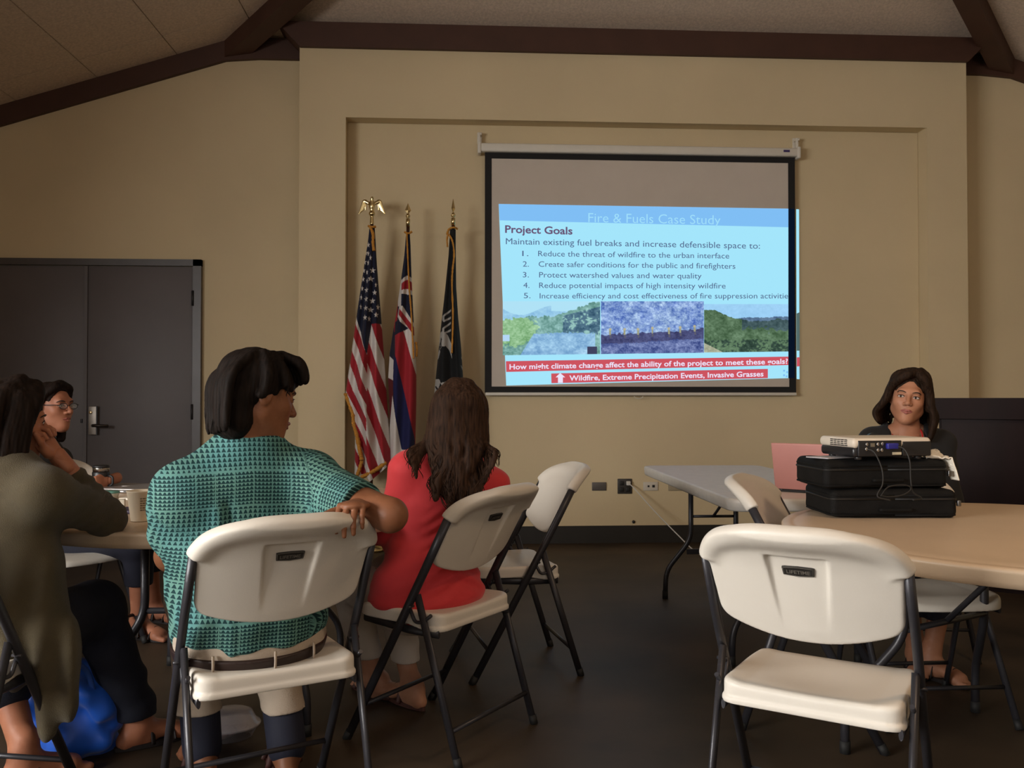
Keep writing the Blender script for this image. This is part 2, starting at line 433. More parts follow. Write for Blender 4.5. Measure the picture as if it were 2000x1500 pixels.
# brown beams along the top of the wall and up the hips
def mir(P): return [(2*CXR-x, z) for x, z in P]
lb = [(LX, 4.0+SL*(LX-HX)), (HX, 4.0), (-1.20, 4.0), (-1.20, 3.835), (-1.60, 3.835), (-1.86, 3.815), (LX, 3.815+SL*(LX+1.86))]
struct(MB().poly(lb, 1, 7.06, 7.12).build('trim_1', M_brown))
struct(MB().poly(mir(lb), 1, 7.06, 7.12).build('trim_2', M_brown))
struct(MB().poly([(-1.234, 3.838), (4.045, 3.838), (4.235, 4.03), (-1.415, 4.03)], 1, 6.80, 7.1).build('trim_3', M_brown))
def rafter(name, s):
    d = Vector((s, -1, SL)); p = Vector((s*(HX-CXR)+CXR if s < 0 else HX, 7.1, ZT)); p = Vector((HX if s > 0 else 2*CXR-HX, 7.08, ZT))
    w_ = Vector((1, s, 0)).normalized()*.075; q = p+d*(CXR-HX); v = []
    for e in (p-d*.07, q): v += [e-w_+Vector((0, 0, -.17)), e+w_+Vector((0, 0, -.17)), e+w_+Vector((0, 0, .0)), e-w_+Vector((0, 0, .0))]
    struct(MB().add(v, [(0, 1, 2, 3), (7, 6, 5, 4), (0, 4, 5, 1), (1, 5, 6, 2), (2, 6, 7, 3), (3, 7, 4, 0)]).build(name, M_brown))
rafter('trim_4', 1); rafter('trim_5', -1)

# baseboards
struct(MB().box(-.893, 3.724, 6.975, 6.995, 0, .136).build('baseboard_recess', M_base))
struct(MB().box(-1.25, -.893, 6.825, 6.845, 0, .136).box(3.724, 4.05, 6.825, 6.845, 0, .136).build('baseboard_pillar', M_base))
struct(MB().box(-2.03, -1.234, 7.085, 7.105, 0, .136).box(LX, -3.81, 7.085, 7.105, 0, .136).build('baseboard_far', M_base))

# double door in the far wall
fr = MB().box(-2.099, -2.036, 7.055, 7.12, 0, 2.235).box(-3.80, -3.737, 7.055, 7.12, 0, 2.235).box(-3.80, -2.036, 7.055, 7.12, 2.184, 2.235)
door = struct(fr.build('door_1', M_frame))
lr = MB().rbox(-2.914, -2.103, 7.075, 7.115, .01, 2.180, .003).build('door_leaf', M_grey_door, door)
ll = MB().rbox(-3.733, -2.921, 7.078, 7.115, .01, 2.180, .003).build('door_leaf', M_grey_door, door)
MB().box(-2.93, -2.905, 7.062, 7.078, .01, 2.178).build('astragal', M_grey_door, ll)
M_satin = mat('satin_steel', (.30, .27, .24), .42, metal=.9)
M_dark = mat('black_steel', (.02, .02, .022), .45, metal=.3)
MB().rbox(-2.885, -2.82, 7.045, 7.075, .862, 1.085, .004).build('lock_plate', M_satin, lr)
MB().lathe([(.012, 0), (.012, .008), (.009, .010), (0.001, .010)], M=Matrix.Translation((-2.866, 7.046, 1.036)) @ Matrix.Rotation(R(90), 4, 'X')).build('lock_cylinder', mat('bright_brass', (.75, .62, .38), .25, metal=1), lr)
MB().tube([(-2.833, 7.05, .935), (-2.833, 6.995, .935)], .012).tube(fillet([(-2.833, 6.995, .935), (-2.80, 6.992, .935), (-2.715, 6.995, .932)], .01), .010, flat=(1, 1.2)).build('lever_handle', mat('dark_bronze', (.05, .04, .035), .35, metal=.8), lr)
MB().box(-2.825, -2.815, 7.042, 7.05, .862, 1.085).build('lock_plate_edge', M_dark, lr)
for z in (1.93, 1.04, .2):
    MB().tube([(-2.099, 7.052, z-.06), (-2.099, 7.052, z+.06)], .009).build('hinge', M_dark, lr)
MB().rbox(-2.955, -2.94, 7.07, 7.08, .955, .985, .002).build('strike', M_dark, ll)

# ================================================================ FURNITURE
M_plas = mat('almond_plastic', (.74, .69, .61), .42, var=.04, scale=3, bump=.04, bscale=300, spec=.4)
M_tubes = mat('charcoal_powder_coat', (.035, .034, .040), .38, metal=.25, var=.1)
M_table = mat('tan_table_plastic', (.66, .50, .345), .38, var=.05, scale=4, bump=.05, bscale=220, spec=.45)
M_white_table = mat('white_granite_plastic', (.70, .67, .62), .4, var=.06, scale=20, bump=.04, bscale=260)
M_black = mat('black_plastic', (.012, .012, .013), .45)
M_foot = mat('black_rubber_foot', (.01, .01, .01), .7)

TD = np.array([0, -.428, .775]); TD /= np.linalg.norm(TD)          # direction of the raked back
TN = np.array([0, TD[2], -TD[1]])*-1                                # rear-facing normal of the back
def tube_y(z): return .24-.5523*z
def backrest_mesh():
    s = Sdf((-.27, -.34, .53), (.27, -.02, .92), .0035)
    def f(X, Y, Z):
        o = (0, .24, 0)
        S = (Y-.24)*TD[1]+Z*TD[2]; N = (Y-.24)*TN[1]+Z*TN[2]
        ax = np.abs(X)
        wd = .208+.012*np.clip((S-.68)/.2, 0, 1)
        n = N-.034*(1-(X/.23)**2)-.03*np.clip((S-.86)/.13, 0, 1)**2+.008     # bowed, rolled back at the top
        s1 = 1.0-.105*np.minimum(ax/.240, 1.1)**3.0; s0 = .664+.034*(ax/.2)**2
        out = smax(smax(ax-wd, (S-s1)*.8, .05), s0-S, .03); outr = smax(ax-.248, (S-s1)*.8, .05)
        rear = .012-.0115*np.clip((S-.70)/.22, 0, 1)*(1/(1+np.exp((ax-.068+.016*(1-np.clip((S-.7)/.2, 0, 1)))*900)))*(1/(1+np.exp((S-.915)*700)))*1.3
        slab = smax(out, smax(n-rear, -n-.012, .004), .008)
        rim = smax(np.sqrt((outr+.017)**2+(n-.003)**2)-.0205, (.872-S), .006)
        return smin(slab, rim, .028)
    return s.fn(f).mesh(2)
def seat_mesh():
    s = Sdf((-.24, -.19, .36), (.24, .29, .50), .0035)
    def f(X, Y, Z):
        wd = .207-.02*np.clip((Y-.05)/.2, 0, 1)**2
        front = .262-.030*(X/.2)**2
        out = smax(smax(np.abs(X)-wd, Y-front, .06), -.135-Y, .045)
        top = .452-.014*np.exp(-((X/.15)**2)-((Y-.02)/.14)**2)-.03*np.clip((Y-.17)/.1, 0, 1)**2+.006*np.clip((np.abs(X)-.15)/.05, 0, 1)
        bot = .398+.012*np.clip((Y+.06)/.06, 0, 1)
        lip = smax(out-.004, Z-.413, .003)
        d = smax(smax(out, Z-top, .016), bot-Z, .004)
        return smin(d, smax(smax(lip, bot-Z, .003), Y+.06, .01), .002)
    return s.fn(f).mesh(1)
def make_chair(name, label, loc, rz, group):
    t = thing(name, label, 'chair', loc, rz, group)
    bk = mesh_np('backrest', *backrest_mesh(), M_plas, t)
    st = mesh_np('seat', *seat_mesh(), M_plas, t)
    # badge: dark plate with raised lettering at the rear of the back
    c = np.array([0, .24, 0])+TD*.868+TN*.0275; M = Matrix(((1, 0, 0, c[0]), (0, TD[1], TN[1], c[1]), (0, TD[2], TN[2], c[2]), (0, 0, 0, 1)))
    P = [(-.036, .012), (-.03, .0135), (0, .015), (.03, .0135), (.036, .012), (.034, -.009), (0, -.0125), (-.034, -.009)]
    def plate(P, z0, z1):
        n = len(P); v = [M @ Vector((x, y, z0)) for x, y in P]+[M @ Vector((x, y, z1)) for x, y in P]
        return v, [tuple(reversed(range(n))), tuple(range(n, 2*n))]+[(i, (i+1) % n, n+(i+1) % n, n+i) for i in range(n)]
    MB().add(*plate(P, -.004, .003)).build('badge', mat('badge_black', (.022, .020, .018), .4), bk)
    V, T = text_mesh('LIFETIME', .012)
    W = [M @ Vector(((x-.5)*.052, (y-.5)*.010+.001, .0036)) for x, y, _ in V]
    mesh_np('badge_lettering', [tuple(p) for p in W], T, mat('badge_grey', (.16, .145, .12), .4), bk, smooth=False)
    MB().tube([tuple(M @ Vector((x*.94, y*.88, .003))) for x, y in P], .0006, 4, closed=True).build('badge_rim', MATS['badge_grey'], bk)
    for sx in (-1, 1):
        x = sx*.230
        MB().tube(fillet([(x, .24, .0), (x, tube_y(.60), .60), (x*.985, tube_y(.775)+.004, .775)], .05), .0125, 14, flat=(.9, 1.2)).build('leg', M_tubes, t)
        MB().tube([(x, .243, 0), (x, .226, .03)], .0145, 10).build('foot_cap', M_foot, t)
        xr = sx*.224
        MB().tube([(xr, -.217, 0), (xr, -.055, .515)], .0118, 14, flat=(1.15, .78)).build('leg', M_tubes, t)
        MB().tube([(xr, -.219, 0), (xr, -.211, .03)], .0135, 10).build('foot_cap', M_foot, t)
        MB().tube(fillet([(xr*.90, -.125, .392), (xr*.90, .0, .392), (xr*.84, .20, .404)], .02), .009, 8, flat=(.6, 1.5)).build('seat_rail', M_tubes, t)
        MB().tube(fillet([(x*.97, -.02, .475), (x*.97, -.045, .425), (x*.97, -.075, .428), (x*.97, -.11, .455)], .02), .006, 8).build('hinge_link', M_tubes, t)
        MB().tube([(x*1.07, -.035, .475), (x*.95, -.035, .475)], .0045, 8).build('rivet', M_tubes, t)
    MB().tube([(-.224, -.187, .105), (.224, -.187, .105)], .008, 8).build('crossbar', M_tubes, t)
    MB().tube([(-.23, .17, .125), (.23, .17, .125)], .008, 8).build('crossbar', M_tubes, t)
    return t
GC = 'almond folding chairs around the tables'
chairs = [
 ('empty almond folding chair in the near foreground before the round table with the projector', (.880, 2.140), -34.7),
 ('almond folding chair that the man in the teal patterned shirt sits on', (-.519, 2.423), 27.5),
 ('almond folding chair that the woman in the red top sits on', (-.051, 3.061), 54.0),
 ('empty almond folding chair standing sideways in mid-room, behind the woman in red', (.240, 3.825), 100.4),
 ('almond folding chair that the woman with glasses sits on, beyond the left table', (-1.80, 4.20), -126),
 ('almond folding chair under the woman in the olive sweater at the left edge', (-1.365, 2.453), -12),
 ('empty almond folding chair between the rectangular table and the stacked black cases', (1.265, 3.10), -120),
 ('empty almond folding chair tucked under the round table behind the black cases', (1.69, 3.20), 180),
 ('almond folding chair that the presenter in black sits on', (2.03, 3.98), 172),
]
c0 = make_chair('folding_chair', chairs[0][0], (*chairs[0][1], 0), R(chairs[0][2]), GC)
for lab, (x, y), a in chairs[1:]:
    c = copy_tree(c0); c['label'] = lab; c.location = (x, y, 0); c.rotation_euler = (0, 0, R(a))

# ---- round tables
def round_table(label, x, y, r, rz, m):
    t = thing('round_table', label, 'table', (x, y, 0), rz, 'round folding tables')
    prof = [(r-.16, .700), (r-.10, .688), (r-.03, .686), (r-.012, .690), (r-.008, .700), (r-.003, .706), (r-.003, .722), (r, .726), (r, .734), (r-.006, .7385), (r-.03, .739), (r-.036, .7375), (r-.042, .739), (r-.1, .74), (.002, .74)]
    MB().lathe(prof, n=96).build('tabletop', m, t)
    for s in (-1, 1):
        y0 = s*.30
        for sx in (-1, 1):
            MB().tube(fillet([(sx*.22, y0, .69), (sx*.22, y0, .38), (sx*.36, y0+s*.12, .16), (sx*.36, y0+s*.12, 0)], .06), .0145, 10).build('leg', M_tubes, t)
            MB().tube([(sx*.36, y0+s*.12, 0), (sx*.36, y0+s*.12, .04)], .017, 10).build('foot_cap', M_foot, t)
        MB().tube([(-.22, y0, .40), (.22, y0, .40)], .011, 8).build('crossbar', M_tubes, t)
        MB().tube([(0, y0, .40), (0, s*.04, .68)], .010, 8).build('brace', M_tubes, t)
        MB().tube([(-.25, y0, .678), (.25, y0, .678)], .012, 8).build('leg_mount', M_tubes, t)
    return t
round_table('round tan folding table carrying the projector and the black cases', 1.75, 2.60, .745, R(28), M_table)
round_table('round tan folding table at the left with cup and laptop on it', -.88, 3.47, .77, R(0), M_table)

# ---- rectangular folding table along the wall
def rect_table():
    t = thing('rectangular_table', 'white rectangular folding table standing by the wall outlets', 'table', (1.435, 4.375, 0), R(-.5))
    w2, l2 = .355, .905
    def ring(d, z, r=.075):
        pts = []
        for cx, cy, a0 in ((w2-r, l2-r, 0), (-w2+r, l2-r, 90), (-w2+r, -l2+r, 180), (w2-r, -l2+r, 270)):
            for i in range(9):
                a = R(a0+90*i/8); pts.append((cx+(r-d)*math.cos(a), cy+(r-d)*math.sin(a), z))
        return pts
    rs = [ring(.05, .700), ring(.03, .688), ring(.008, .688), ring(.003, .694), ring(.0, .72), ring(.0, .733), ring(.004, .7385), ring(.012, .74)]
    n = len(rs[0]); v = [p for q in rs for p in q]
    mb = MB().add(v, [tuple(reversed(range(n))), tuple((len(rs)-1)*n+i for i in range(n))])
    b = 0
    mb.f += [(k*n+i, k*n+(i+1) % n, (k+1)*n+(i+1) % n, (k+1)*n+i) for k in range(len(rs)-1) for i in range(n)]; mb.sm += [True]*((len(rs)-1)*n)
    mb.build('tabletop', M_white_table, t)
    for s in (-1, 1):
        y0 = s*.62
        for sx in (-1, 1):
            e = MB().tube(fillet([(sx*.13, y0, .69), (sx*.13, y0, .34), (sx*.27, y0+s*.02, .16), (sx*.275, y0+s*.02, 0)], .06), .0145, 12).build('leg', M_tubes, t)
            MB().tube([(sx*.275, y0+s*.02, 0), (sx*.275, y0+s*.02, .045)], .0165, 10).build('foot_cap', M_foot, t)
        MB().box(-.155, .155, y0-.006, y0+.006, .255, .285).build('crossbar', M_tubes, t)
        MB().tube([(-.28, y0, .682), (.28, y0, .682)], .012, 8).build('leg_mount', M_tubes, t)
        MB().tube([(0, y0, .47), (0, y0-s*.17, .56)], .008, 8).build('brace', M_tubes, t)
        MB().tube([(0, y0-s*.17, .56), (0, y0-s*.34, .685)], .008, 8).build('brace', M_tubes, t)
        MB().tube([(-.13, y0, .47), (.13, y0, .47)], .008, 8).build('crossbar', M_tubes, t)
        MB().tube([(0, y0-s*.165, .545), (0, y0-s*.165, .575)], .014, 10).build('brace_lock', M_tubes, t)
rect_table()

# ---- lectern
def lectern():
    M = mat('dark_mahogany', (.012, .004, .0045), .55, spec=.2, var=.35, scale=6, stretch=(1, 1, .15), bump=.03)
    t = thing('lectern', 'dark mahogany lectern beside the presenter at the right edge', 'lectern', (3.31, 5.23, 0), R(-32))
    MB().rbox(-.335, .335, -.2, -.17, .05, 1.118, .004).build('front_panel', M, t)
    for s in (-1, 1): MB().poly([(-.17, .05), (.2, .05), (.2, 1.02), (-.17, 1.105)], 0, s*.335-.012, s*.335+.012).build('side_panel', M, t)
    MB().add([(x, y, z) for x in (-.375, .375) for y, z in ((-.225, 1.118), (.23, 1.015), (.23, 1.04), (-.225, 1.145))], [(0, 1, 2, 3), (7, 6, 5, 4), (0, 4, 5, 1), (1, 5, 6, 2), (2, 6, 7, 3), (3, 7, 4, 0)]).build('slanted_top', M, t)
    MB().box(-.385, .385, -.235, -.215, 1.02, 1.146).build('top_edge', M, t)
    MB().box(-.35, .35, -.21, .21, 0, .05).build('plinth', M, t)
lectern()

# ---- projection screen and what the projector throws on it
def screen():
    Y = 6.93
    t = thing('projection_screen', 'pull-down projection screen with black border hanging in the wall recess', 'screen', (1.43, Y, 1.18))
    M_case = mat('white_enamel', (.72, .68, .60), .4, var=.03)
    def W(mb, n, m, par=None): return mb.build(n, m, par or t, world=True) if par is None else mb.build(n, m, par)
    M_scr = mat('matte_white_screen', (.60, .535, .47), .8, var=.02, spec=.2)
    sc = MB().box(.186, 2.672, Y-.001, Y+.001, 1.19, 3.10); sc = sc.build('screen_fabric', M_scr); part_world(sc, t)
    M_bb = mat('black_screen_border', (.008, .008, .009), .8)
    b = MB().box(.186, .239, Y-.0035, Y-.0012, 1.19, 3.08).box(2.617, 2.672, Y-.0035, Y-.0012, 1.19, 3.08).box(.239, 2.617, Y-.0035, Y-.0012, 1.19, 1.238).box(.239, 2.617, Y-.0035, Y-.0012, 3.032, 3.08)
    b = b.build('black_border', M_bb); part_world(b, t)
    rc = MB().rbox(.15, 2.69, Y-.045, Y+.035, 3.078, 3.145, .014).build('roller_case', M_case); part_world(rc, t)
    for x in (.14, 2.69):
        part_world(MB().rbox(x-.012, x+.016, Y-.05, Y+.04, 3.062, 3.155, .008).build('end_cap', M_case), t)
        part_world(MB().rbox(x-.010, x+.010, Y-.012, Y+.012, 3.14, 3.235, .004).rbox(x-.012, x+.022, Y-.01, Y+.062, 3.215, 3.235, .004).rbox(x-.014, x+.024, Y+.05, Y+.062, 3.16, 3.25, .004).build('wall_bracket', M_case), t)
    part_world(MB().box(2.565, 2.615, Y-.047, Y-.044, 3.108, 3.126).build('maker_label', mat('violet_label', (.05, .03, .14), .5)), t)
    part_world(MB().rbox(.19, 2.675, Y-.014, Y+.012, 1.168, 1.192, .006).build('bottom_bar', M_case), t)
    part_world(MB().tube([(1.40+.035*math.cos(a), Y-.01, 1.165-.022*math.sin(a)) for a in [math.pi*k/10 for k in range(11)]], .003, 6).build('pull_handle', M_case), t)

    # the slide: flat coloured light on the fabric; corners where the projector puts them (keystoned)
    def px(x, y):      # position on the screen plane from slide drawing units
        return SX(x, y)
    def quad(name, P, m, dy, par=None):
        V = [(*SX(x, y)[:1], Y-dy, SX(x, y)[1]) for x, y in P]; o = mesh_np(name, V, [list(range(len(P)))] if len(P) in (3, 4) else [list(range(len(P)))], m, smooth=False)
        part_world(o, t)
        if par: o.parent = par; o.matrix_parent_inverse = Matrix(); 
        return o
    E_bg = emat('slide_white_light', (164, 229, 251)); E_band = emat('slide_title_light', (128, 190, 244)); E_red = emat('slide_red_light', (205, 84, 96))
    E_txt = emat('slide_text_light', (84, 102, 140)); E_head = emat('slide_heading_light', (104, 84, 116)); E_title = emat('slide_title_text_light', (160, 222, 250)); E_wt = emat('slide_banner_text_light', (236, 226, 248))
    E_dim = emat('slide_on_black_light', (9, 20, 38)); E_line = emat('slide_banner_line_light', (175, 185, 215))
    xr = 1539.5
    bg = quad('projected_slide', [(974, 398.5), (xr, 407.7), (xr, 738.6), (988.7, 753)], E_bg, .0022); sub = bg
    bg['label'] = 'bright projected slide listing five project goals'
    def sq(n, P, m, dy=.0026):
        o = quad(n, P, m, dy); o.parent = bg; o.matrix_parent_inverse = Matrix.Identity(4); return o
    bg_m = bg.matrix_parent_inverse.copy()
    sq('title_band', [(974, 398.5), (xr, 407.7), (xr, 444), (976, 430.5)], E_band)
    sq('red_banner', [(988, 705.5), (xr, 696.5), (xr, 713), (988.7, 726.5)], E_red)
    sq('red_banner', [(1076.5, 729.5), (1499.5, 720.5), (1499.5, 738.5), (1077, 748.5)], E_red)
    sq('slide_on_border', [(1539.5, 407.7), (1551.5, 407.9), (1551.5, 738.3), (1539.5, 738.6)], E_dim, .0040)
    def txt(body, x0, y0, x1, y1, cap, m, bold=0):
        V, T = text_mesh(body, bold); out = []
        for a, h, _ in V:
            p = SX(x0+(x1-x0)*a, y0+(y1-y0)*a-cap*h); out.append((p[0], Y-.0032, p[1]))
        o = mesh_np('slide_lettering', out, T, m, smooth=False); o.parent = bg; return o
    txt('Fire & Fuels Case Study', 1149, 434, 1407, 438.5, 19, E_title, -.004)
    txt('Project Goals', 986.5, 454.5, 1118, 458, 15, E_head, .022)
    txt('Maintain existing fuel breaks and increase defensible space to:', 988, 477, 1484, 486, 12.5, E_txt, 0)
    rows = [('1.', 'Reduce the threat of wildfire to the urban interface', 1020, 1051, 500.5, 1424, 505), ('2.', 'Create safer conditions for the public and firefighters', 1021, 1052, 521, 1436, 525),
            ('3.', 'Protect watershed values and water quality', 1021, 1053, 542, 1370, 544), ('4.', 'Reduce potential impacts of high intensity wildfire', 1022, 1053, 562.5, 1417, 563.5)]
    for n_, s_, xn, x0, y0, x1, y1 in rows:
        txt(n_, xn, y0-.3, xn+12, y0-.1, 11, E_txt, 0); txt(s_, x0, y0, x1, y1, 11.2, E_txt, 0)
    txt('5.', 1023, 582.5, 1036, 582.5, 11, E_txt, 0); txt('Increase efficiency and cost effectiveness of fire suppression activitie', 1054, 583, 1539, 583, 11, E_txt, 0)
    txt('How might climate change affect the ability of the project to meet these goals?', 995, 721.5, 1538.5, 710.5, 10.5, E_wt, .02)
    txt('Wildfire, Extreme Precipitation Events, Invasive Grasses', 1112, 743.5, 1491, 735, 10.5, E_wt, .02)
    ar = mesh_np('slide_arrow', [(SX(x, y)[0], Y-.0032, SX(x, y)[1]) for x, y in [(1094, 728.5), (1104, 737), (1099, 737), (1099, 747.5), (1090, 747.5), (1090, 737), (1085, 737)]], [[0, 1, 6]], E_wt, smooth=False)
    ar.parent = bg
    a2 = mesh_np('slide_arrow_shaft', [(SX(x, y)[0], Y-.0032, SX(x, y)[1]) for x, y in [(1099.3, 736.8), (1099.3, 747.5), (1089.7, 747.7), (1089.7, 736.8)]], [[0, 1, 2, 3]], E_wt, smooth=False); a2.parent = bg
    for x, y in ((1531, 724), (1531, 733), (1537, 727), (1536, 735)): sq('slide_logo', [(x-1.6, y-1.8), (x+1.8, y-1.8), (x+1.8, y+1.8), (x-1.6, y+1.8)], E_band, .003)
    # three landscape photographs on the slide
    def photo(name, x0, x1, y0, y1l, y1r, fn, label):
        nx, ny = int((x1-x0)*1.1), int((y1l-y0)*1.3)
        u, v = np.meshgrid(np.linspace(0, 1, nx), np.linspace(0, 1, ny)); X = x0+(x1-x0)*u; Yp = y0+v*((y1l-y0)*(1-u)+(y1r-y0)*u)
        q = np.array([SX(a, b) for a, b in zip(X.ravel(), Yp.ravel())]); V = np.stack([q[:, 0], np.full(len(q), Y-.0030), q[:, 1]], 1)
        i = np.arange(nx*ny).reshape(ny, nx); F = np.stack([i[:-1, :-1], i[1:, :-1], i[1:, 1:], i[:-1, 1:]], -1).reshape(-1, 4)
        c = np.clip(fn(u.ravel(), v.ravel()), 0, 255)/255.; c = np.where(c <= .04045, c/12.92, ((c+.055)/1.055)**2.4)
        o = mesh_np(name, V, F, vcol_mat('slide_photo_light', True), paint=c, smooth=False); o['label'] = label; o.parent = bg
    def mixc(c, m, col): return np.where(m[:, None] if m.ndim == 1 else m, np.array(col)[None] if np.ndim(col) == 1 else col, c)
    def fb(u, v, s, seed): return vnoise(u*s, v*s*.6, 0, seed)*.45+vnoise(u*s*2.3, v*s*1.5, 3, seed)*.4+vnoise(u*s*5, v*s*3.3, 7, seed)*.42
    def ph1(u, v):
        n = fb(u, v, 14, 1); c = np.array([176, 226, 246])[None]+0*u[:, None]
        c = mixc(c, v > .14+.10*np.sin(u*9)*(u < .5)+.08*u, np.stack([150+20*n, 200+18*n, 232+10*n], 1))
        bush = v > .33-.12*u-.38*np.clip(u-.55, 0, 1)*1.3+.05*n
        c = mixc(c, bush, np.stack([122+48*n, 168+46*n, 162+50*n], 1))
        yel = bush & ((u-.12)**2/.05+(v-.55)**2/.09 < 1+.5*n)
        c = mixc(c, yel, np.stack([140+44*n, 186+38*n, 138+45*n], 1))
        dk = (u > .62) & (v > .28-.45*(u-.6)) & (v < .62+.1*n) & (n < .25); c = mixc(c, dk, np.stack([86+40*n, 120+42*n, 140+38*n], 1))
        road = (v > .60-.0*u+.04*n) & (u > .18+.35*(1-v)) & (u < .95); c = mixc(c, road, np.stack([142+38*n, 186+36*n, 222+26*n], 1))
        c = mixc(c, (u > .87) & (u < .97) & (v > .86), (64, 66, 96)); c = mixc(c, (u < .07) & (v > .62) & (v < .74), (178, 214, 244)); return c
    def ph2(u, v):
        n = fb(u, v, 20, 5); n2 = fb(u, v, 9, 8)
        c = np.stack([132+72*n+14*n2, 160+70*n+14*n2, 212+46*n], 1)
        dk = (v > .60-.12*(u-.4)+.05*n2) & (v < .80-.12*(u-.4)+.05*n); c = mixc(c, dk, np.stack([72+24*n, 76+26*n, 118+30*n], 1))
        lo = v > .78-.10*(u-.4)+.03*n; c = mixc(c, lo, np.stack([98+55*n, 112+55*n, 164+48*n], 1))
        for i, (a, b) in enumerate([(.09, .60), (.23, .60), (.36, .60), (.50, .58), (.66, .59), (.77, .57), (.91, .55)]):
            c = mixc(c, (np.abs(u-a) < .009) & (np.abs(v-b) < .040), (160, 160, 128)); c = mixc(c, (np.abs(u-a-.004) < .009) & (v > b+.045) & (v < b+.10), (92, 92, 110))
            c = mixc(c, ((u-a)**2*3.6+(v-b+.065)**2 < .0006), (186, 180, 146))
        return c
    def ph3(u, v):
        n = fb(u, v, 13, 11); c = np.stack([158-10*v, 208-8*v, 244+0*v], 1)+8*n[:, None]
        far = v > .32-.06*u+.02*n+.07*np.clip(.5-u, 0, 1); c = mixc(c, far, np.stack([92+25*n, 118+25*n, 148+20*n], 1))
        hill = v > np.where(u < .12, .12, .12+.9*(u-.12)*np.clip(1-.95*(u-.12), .28, 1))+.02*n; c = mixc(c, hill, np.stack([84+34*n, 112+36*n, 84+34*n], 1))
        dk = hill & (v > .32) & (v < .52+.1*n) & (u > .45); c = mixc(c, dk, np.stack([66+24*n, 88+26*n, 92+26*n], 1))
        c = mixc(c, hill & (v > .76+.08*n) & (n < .1), np.stack([62+30*n, 84+34*n, 72+30*n], 1))
        c = mixc(c, (v > .80+.9*u) & (u < .3), np.stack([168+30*n, 172+30*n, 148+30*n], 1)); return c
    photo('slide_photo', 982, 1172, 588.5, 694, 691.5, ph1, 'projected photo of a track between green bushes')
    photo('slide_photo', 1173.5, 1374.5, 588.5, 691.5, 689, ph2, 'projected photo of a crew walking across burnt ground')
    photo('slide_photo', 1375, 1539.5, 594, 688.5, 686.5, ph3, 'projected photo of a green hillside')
    # the slide runs past the screen: a strip of it on the wall behind
    Yw = 6.988
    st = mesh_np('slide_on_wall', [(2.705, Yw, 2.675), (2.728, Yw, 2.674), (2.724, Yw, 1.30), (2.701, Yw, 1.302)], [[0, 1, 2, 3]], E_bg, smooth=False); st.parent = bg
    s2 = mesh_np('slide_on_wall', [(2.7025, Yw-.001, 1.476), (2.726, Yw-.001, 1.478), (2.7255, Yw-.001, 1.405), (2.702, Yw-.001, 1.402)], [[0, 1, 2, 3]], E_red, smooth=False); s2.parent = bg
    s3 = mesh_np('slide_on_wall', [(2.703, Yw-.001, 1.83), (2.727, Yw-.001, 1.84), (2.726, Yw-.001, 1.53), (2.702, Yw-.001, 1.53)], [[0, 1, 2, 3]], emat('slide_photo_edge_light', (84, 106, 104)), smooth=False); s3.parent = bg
    # bg's own children share its frame: cancel bg's parent inverse for all of them
    for ch in bg.children: ch.matrix_parent_inverse = Matrix.Identity(4)
def SX(x, y):
    """slide drawing units -> (X, Z) metres on the screen plane (perspective map of the keystoned slide)"""
    d = 1000.0; a = HM[0][0]*x+HM[0][1]*y+HM[0][2]; b = HM[1][0]*x+HM[1][1]*y+HM[1][2]; c = HM[2][0]*x+HM[2][1]*y+HM[2][2]
    return a/c, b/c
HM = [[0.00390795277, 3.93257062e-06, -3.521364], [-3.69699142e-05, -0.00390265741, 4.19050475], [-3.25153159e-05, 9.84172874e-06, 1.0]]
screen()

